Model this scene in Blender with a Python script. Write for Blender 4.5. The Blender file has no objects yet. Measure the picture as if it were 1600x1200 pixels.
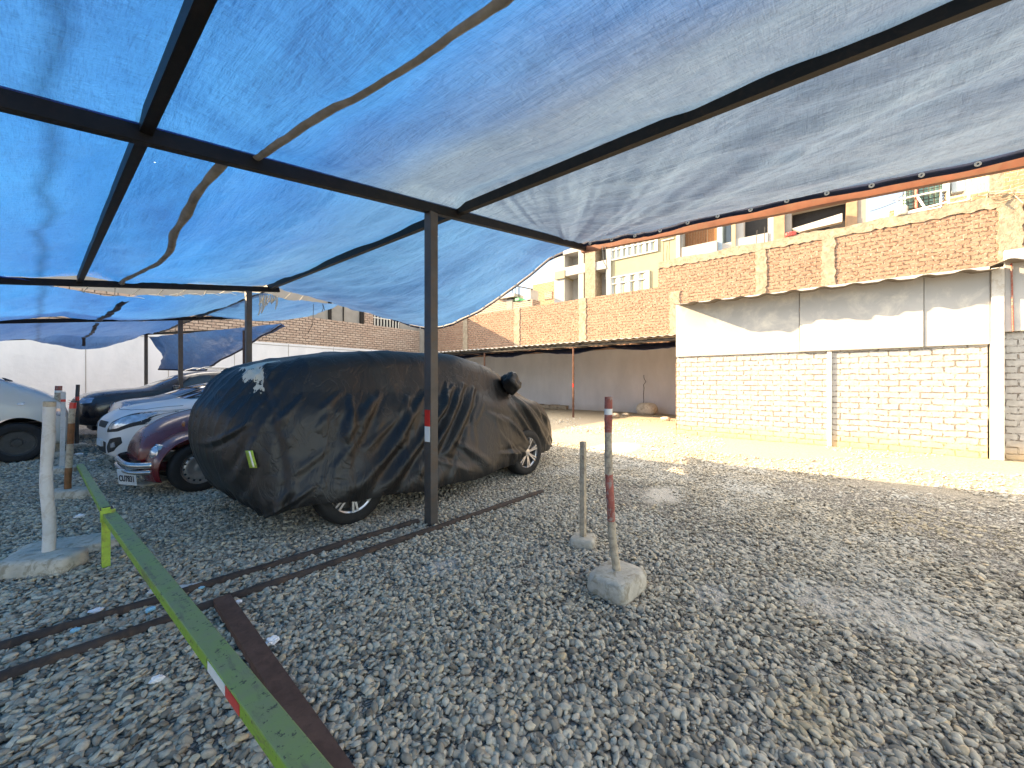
import bpy, bmesh, math, random
import numpy as np
from mathutils import Vector, Matrix, noise
from mathutils.bvhtree import BVHTree
R = math.radians
random.seed(7); rng = np.random.default_rng(7)
C = bpy.context.scene.collection
sc = bpy.context.scene

# ---------------------------------------------------------------- camera
CAMH = 1.4; FOC = 601.0; HOR = 597.0
cd = bpy.data.cameras.new('camera'); cam = bpy.data.objects.new('camera', cd); C.objects.link(cam)
cd.sensor_width = 36; cd.lens = 36*FOC/1600; cd.clip_start = .02; cd.clip_end = 500
cd.shift_y = -(600-HOR)/1600
YAW = math.atan2(.628, .778)
cam.location = (0, 0, CAMH); cam.rotation_euler = (R(90), 0, YAW-math.pi/2)
sc.camera = cam
# ---------------------------------------------------------------- sky and sun
SUN = Vector((-.74, 2.12, 1.0)).normalized()
w = bpy.data.worlds.new("World"); sc.world = w; w.use_nodes = True
nt = w.node_tree; bg = nt.nodes['Background']
sky = nt.nodes.new('ShaderNodeTexSky'); sky.sky_type = 'NISHITA'; sky.sun_disc = False
sky.sun_elevation = math.asin(SUN.z); sky.sun_rotation = math.atan2(SUN.x, SUN.y)
sky.air_density = 1.0; sky.dust_density = .6; sky.ozone_density = 1.0
hs = nt.nodes.new('ShaderNodeHueSaturation'); hs.inputs['Saturation'].default_value = .52
nt.links.new(sky.outputs[0], hs.inputs['Color'])
tcw = nt.nodes.new('ShaderNodeTexCoord'); spw = nt.nodes.new('ShaderNodeSeparateXYZ'); nt.links.new(tcw.outputs['Generated'], spw.inputs[0])
mrw = nt.nodes.new('ShaderNodeMapRange'); mrw.interpolation_type = 'SMOOTHSTEP'; nt.links.new(spw.outputs[2], mrw.inputs[0])
for i_, v_ in ((1, math.sin(R(24))), (2, math.sin(R(40))), (3, 0.0), (4, 1.0)): mrw.inputs[i_].default_value = v_
mxw = nt.nodes.new('ShaderNodeMix'); mxw.data_type = 'RGBA'; mxw.inputs[6].default_value = (.18, .245, .33, 1); mxw.inputs[7].default_value = (1.12, 1.12, 1.12, 1); nt.links.new(mrw.outputs[0], mxw.inputs[0])
mlw = nt.nodes.new('ShaderNodeMix'); mlw.data_type = 'RGBA'; mlw.blend_type = 'MULTIPLY'; mlw.inputs[0].default_value = 1
nt.links.new(hs.outputs[0], mlw.inputs[6]); nt.links.new(mxw.outputs[2], mlw.inputs[7]); nt.links.new(mlw.outputs[2], bg.inputs[0]); bg.inputs[1].default_value = .15
sd = bpy.data.lights.new('sun', 'SUN'); sd.energy = 2.0; sd.angle = R(.5); sd.color = (1, .87, .72)
so = bpy.data.objects.new('sun', sd); C.objects.link(so); so.rotation_euler = SUN.to_track_quat('Z', 'Y').to_euler()
sc.view_settings.view_transform = 'Standard'; sc.view_settings.look = 'None'
sc.view_settings.gamma = 1; sc.view_settings.exposure = 3.5
sc.view_settings.use_white_balance = True; sc.view_settings.white_balance_temperature = 9900; sc.view_settings.white_balance_tint = 13
sc.cycles.max_bounces = 8; sc.cycles.diffuse_bounces = 5; sc.cycles.transmission_bounces = 6; sc.cycles.transparent_max_bounces = 8
sc.cycles.use_denoising = True

# ---------------------------------------------------------------- picture -> site
def ray(u, v=HOR):
    a = (u-800)/FOC
    return Vector((.628*a+.778, -.778*a+.628, (HOR-v)/FOC))
def G(u, v, z=0.0):
    d = ray(u, v); t = (z-CAMH)/d.z; return Vector((d.x*t, d.y*t, z))
def PX(u, v, x):
    d = ray(u, v); t = x/d.x; return Vector((x, d.y*t, CAMH+d.z*t))
def PY(u, v, y):
    d = ray(u, v); t = y/d.y; return Vector((d.x*t, y, CAMH+d.z*t))
def PD(u, v, dep):
    d = ray(u, v); return Vector((d.x*dep, d.y*dep, CAMH+d.z*dep))

# ---------------------------------------------------------------- materials
class NT:
    def __init__(s, name):
        s.m = bpy.data.materials.new(name); s.m.use_nodes = True; s.t = s.m.node_tree; s.n = s.t.nodes
        s.b = s.n['Principled BSDF']; s.out = s.n['Material Output']
    def add(s, typ, **k):
        n = s.n.new('ShaderNode'+typ)
        for a, v in k.items(): setattr(n, a, v)
        return n
    def link(s, a, b): s.t.links.new(a, b)
    def pos(s, scale=(1, 1, 1), obj=False, rot=(0, 0, 0)):
        mp = s.add('Mapping'); mp.inputs['Scale'].default_value = scale; mp.inputs['Rotation'].default_value = rot
        if obj: s.link(s.add('TexCoord').outputs['Object'], mp.inputs[0])
        else: s.link(s.add('NewGeometry').outputs['Position'], mp.inputs[0])
        return mp.outputs[0]
    def noise(s, vec, scale, detail=4, rough=.55, dist=0):
        n = s.add('TexNoise'); n.inputs['Scale'].default_value = scale; n.inputs['Detail'].default_value = detail
        n.inputs['Roughness'].default_value = rough; n.inputs['Distortion'].default_value = dist
        s.link(vec, n.inputs['Vector']); return n.outputs['Fac']
    def ramp(s, fac, stops):
        r = s.add('ValToRGB'); e = r.color_ramp.elements
        while len(e) < len(stops): e.new(.5)
        for i, (p, c) in enumerate(stops):
            e[i].position = p; e[i].color = (*c, 1) if len(c) == 3 else c
        s.link(fac, r.inputs[0]); return r.outputs[0]
    def mix(s, a, b, fac, typ='MIX'):
        m = s.add('Mix', data_type='RGBA', blend_type=typ)
        for i, x in ((6, a), (7, b)):
            if isinstance(x, tuple): m.inputs[i].default_value = (*x, 1)
            else: s.link(x, m.inputs[i])
        if isinstance(fac, (int, float)): m.inputs[0].default_value = fac
        else: s.link(fac, m.inputs[0])
        return m.outputs[2]
    def math(s, op, a, b=None, clamp=False):
        m = s.add('Math', operation=op); m.use_clamp = clamp
        for i, x in ((0, a), (1, b)):
            if x is None: continue
            if isinstance(x, (int, float)): m.inputs[i].default_value = x
            else: s.link(x, m.inputs[i])
        return m.outputs[0]
    def sep(s, vec):
        x = s.add('SeparateXYZ'); s.link(vec, x.inputs[0]); return x.outputs
    def comb(s, a, b, c=0.0):
        x = s.add('CombineXYZ')
        for i, q in enumerate((a, b, c)):
            if isinstance(q, (int, float)): x.inputs[i].default_value = q
            else: s.link(q, x.inputs[i])
        return x.outputs[0]
    def bump(s, h, dist=.01, strength=1.0, prev=None):
        b = s.add('Bump'); b.inputs['Distance'].default_value = dist; b.inputs['Strength'].default_value = strength
        s.link(h, b.inputs['Height'])
        if prev: s.link(prev, b.inputs['Normal'])
        return b.outputs[0]
    def fin(s, color=None, rough=None, normal=None, metal=None, spec=None, coat=None):
        for k, v in (('Base Color', color), ('Roughness', rough), ('Normal', normal), ('Metallic', metal), ('Specular IOR Level', spec), ('Coat Weight', coat)):
            if v is None: continue
            if isinstance(v, tuple): s.b.inputs[k].default_value = (*v, 1)
            elif isinstance(v, (int, float)): s.b.inputs[k].default_value = v
            else: s.link(v, s.b.inputs[k])
        return s.m
M = {}
def simple(name, col, rough=.6, metal=0, var=.25, scale=6, spec=.5, bump=0, bscale=40, coat=0, stain=None, stainfac=.5):
    t = NT(name); p = t.pos(obj=True)
    n = t.noise(p, scale, 5, .6)
    d = tuple(c*(1-var) for c in col); l = tuple(min(1, c*(1+var)) for c in col)
    c = t.ramp(n, [(.3, d), (.7, l)])
    if stain:
        f = t.ramp(t.noise(p, scale*1.7, 6, .7, .6), [(.5, (0, 0, 0)), (.5+.25*(1-stainfac)+.02, (1, 1, 1))])
        c = t.mix(c, stain, f)
    nr = None
    if bump: nr = t.bump(t.noise(p, bscale, 5, .65), bump)
    M[name] = t.fin(c, rough, nr, metal, spec, coat); return M[name]

def brickmat(name, axis, c1, c2, mortar, bw, rh, ms=.02, bump=.03, dirt=None, gap=None, jitter=.02, rough=.9):
    t = NT(name); P = t.sep(t.pos())
    h = P[1] if axis == 'x' else P[0]
    base = t.pos()
    j = t.noise(base, 3.5, 3, .6); jz = t.math('MULTIPLY', t.math('SUBTRACT', j, .5), jitter*4)
    j2 = t.noise(base, 9, 3, .6); jh = t.math('MULTIPLY', t.math('SUBTRACT', j2, .5), jitter*3)
    v = t.comb(t.math('ADD', h, jh), t.math('ADD', P[2], jz))
    b = t.add('TexBrick'); t.link(v, b.inputs['Vector'])
    b.inputs['Color1'].default_value = (*c1, 1); b.inputs['Color2'].default_value = (*c2, 1); b.inputs['Mortar'].default_value = (*mortar, 1)
    b.inputs['Scale'].default_value = 1; b.inputs['Mortar Size'].default_value = ms; b.inputs['Mortar Smooth'].default_value = .25
    b.inputs['Brick Width'].default_value = bw; b.inputs['Row Height'].default_value = rh; b.inputs['Bias'].default_value = 0
    n1 = t.noise(base, 14, 5, .7); n2 = t.noise(base, 1.3, 4, .6)
    c = t.mix(b.outputs['Color'], t.ramp(n1, [(.3, (.55, .55, .55)), (.7, (1.3, 1.3, 1.3))]), .45, 'MULTIPLY')
    # broken mortar: dark chinks and squeezed-out lumps
    chink = t.math('MULTIPLY', b.outputs['Fac'], t.ramp(t.noise(base, 11, 4, .75, .8), [(.48, (0, 0, 0)), (.56, (1, 1, 1))]))
    if gap: c = t.mix(c, gap, chink)
    if dirt:
        f = t.ramp(n2, [(.42, (0, 0, 0)), (.68, (1, 1, 1))]); c = t.mix(c, dirt, t.math('MULTIPLY', f, .35))
    hgt = t.math('ADD', t.math('MULTIPLY', n1, .5), t.math('MULTIPLY', chink, -1.0))
    hgt = t.math('ADD', hgt, t.math('MULTIPLY', b.outputs['Fac'], -.35))
    M[name] = t.fin(c, rough, t.bump(hgt, bump), spec=.2); return M[name]

# ---------------------------------------------------------------- mesh tools
class MB:
    def __init__(s): s.v = []; s.f = []; s.mi = []; s.m = 0
    def add(s, vs, fs):
        o = len(s.v); s.v += [tuple(p) for p in vs]; s.f += [tuple(i+o for i in f) for f in fs]; s.mi += [s.m]*len(fs)
    def box(s, a, b):
        x0, y0, z0 = a; x1, y1, z1 = b
        s.add([(x0, y0, z0), (x1, y0, z0), (x1, y1, z0), (x0, y1, z0), (x0, y0, z1), (x1, y0, z1), (x1, y1, z1), (x0, y1, z1)],
              [(0, 3, 2, 1), (4, 5, 6, 7), (0, 1, 5, 4), (1, 2, 6, 5), (2, 3, 7, 6), (3, 0, 4, 7)])
    def bar(s, p, q, w, h, up=(0, 0, 1)):
        p = Vector(p); q = Vector(q); d = (q-p).normalized(); up = (1, 0, 0) if abs(d.z) > .95 and tuple(up) == (0, 0, 1) else up; sd_ = d.cross(Vector(up)).normalized(); u = sd_.cross(d)
        vs = []
        for c in (p, q):
            for a, b in ((-1, -1), (1, -1), (1, 1), (-1, 1)): vs.append(c+sd_*a*w/2+u*b*h/2)
        s.add(vs, [(0, 1, 2, 3), (7, 6, 5, 4), (0, 4, 5, 1), (1, 5, 6, 2), (2, 6, 7, 3), (3, 7, 4, 0)])
    def tube(s, pts, r, n=8, cap=True):
        pts = [Vector(p) for p in pts]; rs = r if isinstance(r, (list, tuple)) else [r]*len(pts)
        vs = []; prev = None
        for i, p in enumerate(pts):
            d = (pts[min(i+1, len(pts)-1)]-pts[max(i-1, 0)]).normalized()
            ref = Vector((0, 0, 1)) if abs(d.z) < .9 else Vector((1, 0, 0))
            if prev is None: a = d.cross(ref).normalized()
            else: a = (prev-d*prev.dot(d)).normalized()
            prev = a; b = d.cross(a)
            for k in range(n):
                t = 2*math.pi*k/n; vs.append(p+(a*math.cos(t)+b*math.sin(t))*rs[i])
        fs = []
        for i in range(len(pts)-1):
            for k in range(n): fs.append((i*n+k, i*n+(k+1) % n, (i+1)*n+(k+1) % n, (i+1)*n+k))
        if cap: fs.append(tuple(range(n))[::-1]); fs.append(tuple((len(pts)-1)*n+k for k in range(n)))
        s.add(vs, fs)
    def lathe(s, prof, n=32, c=(0, 0, 0), axis='y', closed=False):
        vs = []; c = Vector(c)
        for r, a in prof:
            for k in range(n):
                t = 2*math.pi*k/n; x, y = r*math.cos(t), r*math.sin(t)
                vs.append(c+(Vector((x, a, y)) if axis == 'y' else Vector((a, x, y)) if axis == 'x' else Vector((x, y, a))))
        m = len(prof); fs = []
        for i in range(m if closed else m-1):
            j = (i+1) % m
            for k in range(n): fs.append((i*n+k, i*n+(k+1) % n, j*n+(k+1) % n, j*n+k))
        s.add(vs, fs)
    def prism(s, poly, ax, a0, a1):
        """extrude a polygon (2D) along axis ax from a0 to a1; 2D coords are the remaining axes in order"""
        def P(p, a):
            l = list(p); l.insert('xyz'.index(ax), a); return tuple(l)
        n = len(poly); vs = [P(p, a0) for p in poly]+[P(p, a1) for p in poly]
        s.add(vs, [tuple(range(n))[::-1], tuple(range(n, 2*n))]+[(i, (i+1) % n, n+(i+1) % n, n+i) for i in range(n)])
    def grid(s, fn, nu, nv, closeu=False):
        vs = [fn(i/(nu if closeu else nu-1), j/(nv-1)) for i in range(nu) for j in range(nv)]
        fs = []
        for i in range(nu if closeu else nu-1):
            for j in range(nv-1):
                a = i*nv+j; b = ((i+1) % nu)*nv+j; fs.append((a, b, b+1, a+1))
        s.add(vs, fs)
    def build(s, name, mats, parent=None, smooth=False, bevel=0, seg=2, loc=None, solid=0):
        me = bpy.data.meshes.new(name); me.from_pydata([tuple(p) for p in s.v], [], s.f)
        if not isinstance(mats, (list, tuple)): mats = [mats]
        for m in mats: me.materials.append(m)
        me.polygons.foreach_set('material_index', s.mi)
        bm = bmesh.new(); bm.from_mesh(me); bmesh.ops.recalc_face_normals(bm, faces=bm.faces); bm.to_mesh(me); bm.free()
        if smooth is True: me.polygons.foreach_set('use_smooth', [True]*len(me.polygons))
        elif smooth: me.shade_smooth() if False else me.polygons.foreach_set('use_smooth', [True]*len(me.polygons)); 
        if smooth and smooth is not True: me.set_sharp_from_angle(angle=R(smooth))
        if loc is not None:
            l = Vector(loc); me.transform(Matrix.Translation(-l))
        o = bpy.data.objects.new(name, me); C.objects.link(o)
        if loc is not None: o.location = loc
        if parent: o.parent = parent
        if solid:
            md = o.modifiers.new('solid', 'SOLIDIFY'); md.thickness = solid; md.offset = 0
        if bevel:
            md = o.modifiers.new('bevel', 'BEVEL'); md.width = bevel; md.segments = seg; md.limit_method = 'ANGLE'
            md.harden_normals = False
        return o
def tag(o, label=None, cat=None, group=None, kind=None):
    if label: o['label'] = label
    if cat: o['category'] = cat
    if group: o['group'] = group
    if kind: o['kind'] = kind
    return o
def thing(name, label, cat, loc=(0, 0, 0), rz=0, group=None):
    o = bpy.data.objects.new(name, None); C.objects.link(o); o.location = loc; o.rotation_euler = (0, 0, rz)
    return tag(o, label, cat, group)
def nz(x, y, z=0., s=1.): return noise.noise(Vector((x*s, y*s, z*s)))

# ---------------------------------------------------------------- material list
simple('black_steel', (.006, .0055, .005), .55, .0, .5, 9, .3, .0008, 60, stain=(.02, .012, .008), stainfac=.3)
simple('grey_steel', (.075, .066, .06), .5, .0, .3, 5, .5, .0008, 60, stain=(.1, .065, .045), stainfac=.4)
simple('orange_primer', (.22, .085, .05), .6, 0, .25, 4, .4, stain=(.2, .1, .06), stainfac=.4)
simple('rust', (.13, .066, .047), .85, 0, .3, 8, .25, .0006, 80, stain=(.09, .045, .032), stainfac=.3)
simple('dark_rust', (.055, .04, .034), .8, 0, .4, 6, .3, .001, 70, stain=(.1, .06, .04), stainfac=.5)
simple('concrete', (.52, .47, .39), .9, 0, .22, 7, .25, .006, 35, stain=(.34, .29, .22), stainfac=.6)
simple('pale_concrete', (.34, .28, .21), .9, 0, .25, 5, .2, .02, 14, stain=(.24, .18, .13), stainfac=.5)
simple('white_paint', (.62, .6, .56), .7, 0, .12, 5, .4, .002, 60, stain=(.45, .38, .3), stainfac=.25)
simple('white_panel', (.42, .42, .41), .6, 0, .05, 1.2, .4, .003, 4, stain=(.62, .6, .54), stainfac=.2)
simple('red_paint', (.5, .03, .03), .6, 0, .25, 14, .4, stain=(.5, .3, .25), stainfac=.25)
simple('faded_red', (.42, .12, .09), .8, 0, .3, 16, .2, .002, 60, stain=(.4, .3, .25), stainfac=.6)
simple('weathered_wood', (.5, .4, .29), .85, 0, .25, 14, .2, .003, 50, stain=(.28, .22, .17), stainfac=.5)
simple('brown_wood', (.26, .11, .05), .8, 0, .3, 14, .2, .002, 50)
simple('reflective_red', (.75, .04, .03), .3, 0, .08, 20)
simple('reflective_white', (.85, .84, .78), .3, 0, .06, 20)
simple('rope', (.62, .58, .48), .9, 0, .2, 20)
simple('wire', (.04, .035, .03), .7, 0, .2, 10)
simple('tyre', (.018, .018, .018), .75, 0, .3, 12, .35, .001, 90)
simple('alloy', (.55, .55, .56), .3, .85, .08, 10)
simple('steel_rim', (.38, .37, .36), .38, .7, .2, 12)
simple('dark_rim', (.05, .048, .045), .5, .2, .3, 12)
simple('black_plastic', (.015, .015, .016), .55, 0, .25, 14)
simple('chrome', (.5, .49, .47), .22, .9, .12, 10)
simple('paper', (.8, .8, .8), .8, 0, .05, 10)
simple('blue_scrap', (.2, .5, .62), .7, 0, .15, 10)
simple('plate_white', (.62, .66, .66), .5, 0, .08, 20)
simple('ink', (.02, .02, .03), .6)
simple('green_plastic', (.05, .5, .22), .5, 0, .1, 8)
simple('grey_render', (.28, .265, .245), .9, 0, .15, 1.5, .2, .01, 10, stain=(.28, .26, .24), stainfac=.4)
simple('roof_sheet', (.15, .135, .12), .8, 0, .2, 4, .2, stain=(.12, .1, .08), stainfac=.5)
simple('white_render', (.42, .41, .39), .85, 0, .08, 1.5, .2, .004, 12)
simple('cream_render', (.4, .35, .23), .85, 0, .06, 1.2, .2, .004, 12)
simple('wood_panel', (.33, .22, .14), .7, 0, .2, 3)
simple('dark_void', (.02, .02, .022), .8)
simple('curtain', (.4, .45, .46), .8, 0, .12, 9)
simple('green_mesh', (.2, .36, .31), .7, 0, .2, 6)
simple('blue_post', (.3, .42, .52), .6, 0, .1, 4)
simple('headlamp', (.5, .52, .54), .12, .6, .3, 14, coat=1)
simple('tail_red', (.35, .01, .015), .15, 0, .2, 10, coat=1)
simple('orange_lens', (.5, .16, .05), .2, 0, .2, 10, coat=.6)
simple('interior', (.03, .03, .032), .8)
simple('lime_paint', (.34, .5, .07), .6, 0, .15, 12, .4, stain=(.2, .13, .06), stainfac=.15)
simple('navy_tarp', (.006, .012, .035), .6, 0, .3, 6, .4, .01, 5)
simple('seam_grey', (.26, .25, .22), .8, 0, .3, 7, .2, .004, 20)
simple('cardboard', (.42, .33, .22), .9, 0, .15, 5)
def paint(name, col, rough=.25, dust=.35, metal=0.0, dustcol=(.42, .38, .33), coat=.6):
    t = NT(name); p = t.pos(obj=True); g = t.add('NewGeometry')
    up = t.math('MAXIMUM', t.sep(g.outputs['Normal'])[2], 0.0)
    n = t.noise(p, 5, 5, .65); f = t.math('MULTIPLY', t.math('MULTIPLY', up, t.math('ADD', n, .3)), dust, True)
    c = t.mix(col, dustcol, f)
    r = t.math('ADD', t.math('MULTIPLY', f, .5), rough, True)
    M[name] = t.fin(c, r, None, metal, .5, coat); t.b.inputs['Coat Roughness'].default_value = .12; return M[name]
paint('maroon', (.13, .004, .008), .22, .22, coat=.3)
paint('white_car', (.76, .75, .73), .35, .2, coat=.25)
paint('silver_car', (.36, .38, .41), .3, .3, .6)
paint('black_car', (.012, .013, .018), .2, .22)
paint('van_white', (.66, .63, .55), .4, .25)
def glassmat(name, col=(.03, .04, .045), rough=.08):
    t = NT(name); M[name] = t.fin(col, rough, spec=.8, coat=1.0)
glassmat('car_glass'); glassmat('window_glass', (.1, .13, .15), .1)

# green barrier: bright paint, dust on the top face
t = NT('green_bar'); p = t.pos(); g = t.add('NewGeometry'); up = t.math('MAXIMUM', t.sep(g.outputs['Normal'])[2], 0.)
n = t.noise(p, 9, 6, .7); n2 = t.noise(p, 40, 4, .7)
dustf = t.math('MULTIPLY', up, t.ramp(n, [(.25, (.35, .35, .35)), (.7, (.95, .95, .95))]))
c = t.mix((.21, .37, .04), (.25, .25, .13), dustf)
c = t.mix(c, (.16, .12, .08), t.ramp(t.noise(t.pos((1, .25, 1)), 14, 6, .75), [(.55, (0, 0, 0)), (.62, (.55, .55, .55))]))
c = t.mix(c, (.06, .045, .03), t.ramp(n2, [(.6, (0, 0, 0)), (.63, (.85, .85, .85))]))
M['green_bar'] = t.fin(c, .6, t.bump(n2, .0008))

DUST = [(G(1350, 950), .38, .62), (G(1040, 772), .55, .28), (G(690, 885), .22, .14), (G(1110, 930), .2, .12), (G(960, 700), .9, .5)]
# gravel ground sheet: small stones, dust patches, sandy strip along the sheds
t = NT('gravel_ground'); p = t.pos(); P = t.sep(p)
vo = t.add('TexVoronoi'); t.link(t.pos((1, 1.35, 1), rot=(0, 0, .5)), vo.inputs['Vector']); vo.inputs['Scale'].default_value = 30
ve = t.add('TexVoronoi', feature='DISTANCE_TO_EDGE'); t.link(t.pos((1, 1.35, 1), rot=(0, 0, .5)), ve.inputs['Vector']); ve.inputs['Scale'].default_value = 30
st = t.ramp(t.sep(vo.outputs['Color'])[0], [(0, (.2, .185, .165)), (.4, (.32, .295, .26)), (.75, (.42, .39, .34)), (1, (.52, .46, .38))])
edge = t.ramp(ve.outputs['Distance'], [(.0, (.18, .17, .16)), (.16, (1, 1, 1))])
st = t.mix(st, edge, 1.0, 'MULTIPLY')
big = t.noise(p, .5, 5, .6); med = t.noise(p, 2.4, 5, .65)
# sand amount
xx = t.math('MULTIPLY', t.math('SUBTRACT', P[0], 6.4), .55, True)
sandf = t.math('ADD', xx, t.math('MULTIPLY', t.math('SUBTRACT', med, .5), 1.3), True)
patch = t.ramp(t.noise(p, .8, 5, .6, .4), [(.56, (0, 0, 0)), (.68, (.7, .7, .7))])
sandf = t.math('MAXIMUM', sandf, patch)
sand = t.ramp(t.noise(p, 22, 5, .8), [(.3, (.2, .165, .12)), (.5, (.35, .3, .22)), (.75, (.44, .38, .29))])
dustg = t.ramp(t.noise(p, 30, 5, .8), [(.3, (.36, .34, .31)), (.7, (.56, .53, .48))])
sand = t.mix(dustg, sand, t.math('MULTIPLY', t.math('SUBTRACT', P[0], 5.0), .4, True))
c = t.mix(st, sand, t.math('MULTIPLY', sandf, .85))
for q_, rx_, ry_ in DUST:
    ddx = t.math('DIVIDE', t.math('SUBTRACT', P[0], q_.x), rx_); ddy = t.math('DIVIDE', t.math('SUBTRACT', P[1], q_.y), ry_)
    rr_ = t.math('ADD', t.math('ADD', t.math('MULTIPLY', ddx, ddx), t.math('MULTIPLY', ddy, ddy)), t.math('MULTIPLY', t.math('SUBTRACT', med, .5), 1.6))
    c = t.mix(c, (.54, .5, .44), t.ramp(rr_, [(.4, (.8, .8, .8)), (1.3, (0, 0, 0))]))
hb = t.math('MULTIPLY', t.math('MINIMUM', ve.outputs['Distance'], .35), t.math('SUBTRACT', 1.15, sandf))
M['gravel_ground'] = t.fin(c, .95, t.bump(t.math('ADD', hb, t.math('MULTIPLY', med, .4)), .02), spec=.15)
# loose pebble
t = NT('pebble'); oi = t.add('ObjectInfo'); p = t.pos(obj=True)
c = t.ramp(oi.outputs['Random'], [(0, (.15, .126, .095)), (.3, (.35, .3, .228)), (.65, (.48, .415, .32)), (.88, (.6, .52, .395)), (1, (.62, .45, .27))])
c = t.mix(c, t.ramp(t.noise(t.pos(), 60, 4, .7), [(.3, (.75, .75, .75)), (.7, (1.2, 1.2, 1.2))]), 1., 'MULTIPLY')
sx = t.math('MULTIPLY', t.math('SUBTRACT', t.sep(t.pos())[0], 1.6), .22, True)
pal = t.ramp(t.noise(t.pos(), .9, 5, .65), [(.46, (.25, .25, .25)), (.62, (1, 1, 1))])
c = t.mix(c, (.55, .52, .46), t.math('MULTIPLY', t.math('ADD', t.math('MULTIPLY', sx, .85), .12), pal, True))
for cx_, cy_, rx_, ry_ in ((5.6, -.95, .8, .55), (2.04, .03, .26, .18)):   # spots of sunlight painted yellow into the pebble colour
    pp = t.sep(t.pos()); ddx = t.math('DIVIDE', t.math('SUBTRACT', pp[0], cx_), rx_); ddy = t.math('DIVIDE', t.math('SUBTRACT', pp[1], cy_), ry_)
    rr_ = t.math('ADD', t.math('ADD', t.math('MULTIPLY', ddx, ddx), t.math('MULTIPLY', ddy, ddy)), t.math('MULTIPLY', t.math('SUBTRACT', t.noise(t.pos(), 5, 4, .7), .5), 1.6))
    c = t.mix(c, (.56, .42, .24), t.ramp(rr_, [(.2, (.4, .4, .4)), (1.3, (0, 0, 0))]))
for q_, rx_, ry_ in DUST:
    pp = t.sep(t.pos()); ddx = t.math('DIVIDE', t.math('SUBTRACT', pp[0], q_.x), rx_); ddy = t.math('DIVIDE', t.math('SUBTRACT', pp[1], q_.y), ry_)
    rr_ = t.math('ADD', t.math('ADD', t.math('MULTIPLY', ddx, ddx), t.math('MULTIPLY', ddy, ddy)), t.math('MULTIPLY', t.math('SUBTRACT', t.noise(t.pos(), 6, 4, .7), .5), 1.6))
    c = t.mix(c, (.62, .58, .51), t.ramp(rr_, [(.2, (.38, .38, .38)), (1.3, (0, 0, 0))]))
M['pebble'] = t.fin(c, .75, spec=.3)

# tarpaulin
def tarpmat(name, tr, df, faded=None, fdf=None):  # faded, fdf: greyer end colours that carry the painted ground light
    t = NT(name); p = t.pos(); P = t.sep(p)
    big = t.noise(t.pos((1, .35, 1)), 1.1, 5, .6)
    fine = t.noise(t.pos((1, .12, 1), rot=(0, 0, .1)), 7, 6, .6, .3); fine2 = t.noise(t.pos((.2, 1, 1), rot=(0, 0, .5)), 5, 5, .6, .3)
    cr = t.noise(t.pos((1, .6, 1)), 4.5, 7, .7, 1.5)
    weave = t.noise(t.pos((12, 1, 1)), 14, 3, .6); weave2 = t.noise(t.pos((1, 12, 1)), 14, 3, .6)
    crease = t.math('ABSOLUTE', t.math('SUBTRACT', cr, .5))
    crease = t.ramp(crease, [(.0, (0, 0, 0)), (.03, (1, 1, 1))])
    wv = t.math('ADD', weave, weave2)
    k = t.ramp(big, [(.3, (.72, .76, .84)), (.7, (1.25, 1.2, 1.12))])
    k = t.mix(k, t.ramp(wv, [(.8, (.86, .86, .86)), (1.2, (1.12, 1.12, 1.12))]), 1., 'MULTIPLY')
    # darker mouldy band beside the left purlin
    band = t.math('ABSOLUTE', t.math('ADD', t.math('SUBTRACT', P[0], .05), t.math('MULTIPLY', t.math('SUBTRACT', t.noise(p, 1.5, 3), .5), .25)))
    band = t.ramp(band, [(.0, (.62, .62, .62)), (.07, (1, 1, 1))])
    k = t.mix(k, band, 1., 'MULTIPLY')
    if faded:   # blue to grey across the sheet: reflected ground light put into the colour
        fx = t.math('MULTIPLY', t.math('SUBTRACT', P[0], t.math('ADD', .9, t.math('MULTIPLY', t.noise(p, .7, 3), .5))), 1.1, True)
        tr = t.mix(tr, faded, fx); df = t.mix(df, fdf, fx)  # greyer end colours stand for reflected ground light, not fading
    trc = t.mix(tr, k, 1., 'MULTIPLY'); dfc = t.mix(df, k, 1., 'MULTIPLY')
    h = t.math('ADD', t.math('MULTIPLY', fine, .9), t.math('MULTIPLY', crease, .035)); h = t.math('ADD', h, t.math('MULTIPLY', fine2, .35)); h = t.math('ADD', h, t.math('MULTIPLY', wv, .05))
    nr = t.bump(h, .06, .9)
    tb = t.add('BsdfTranslucent'); t.link(trc, tb.inputs[0]); t.link(nr, tb.inputs['Normal'])
    t.fin(dfc, .3, nr, spec=.9)
    mx = t.add('MixShader'); mx.inputs[0].default_value = .5; t.link(tb.outputs[0], mx.inputs[1]); t.link(t.b.outputs[0], mx.inputs[2])
    # pinholes where the weave has worn through
    vo = t.add('TexVoronoi'); t.link(t.pos((1, 1, 0)), vo.inputs['Vector']); vo.inputs['Scale'].default_value = 2.6
    hole = t.math('LESS_THAN', vo.outputs['Distance'], .016)
    tp = t.add('BsdfTransparent'); m2 = t.add('MixShader'); t.link(hole, m2.inputs[0]); t.link(mx.outputs[0], m2.inputs[1]); t.link(tp.outputs[0], m2.inputs[2])
    t.link(m2.outputs[0], t.out.inputs['Surface']); M[name] = t.m
tarpmat('tarp_blue', (.006, .10, .31), (.06, .16, .32), (.02, .1, .24), (.2, .26, .34)); tarpmat('tarp_sheen', (.008, .10, .3), (.1, .19, .34), (.05, .1, .17), (.48, .47, .46))
tarpmat('tarp_old', (.03, .12, .3), (.08, .13, .24))

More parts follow.
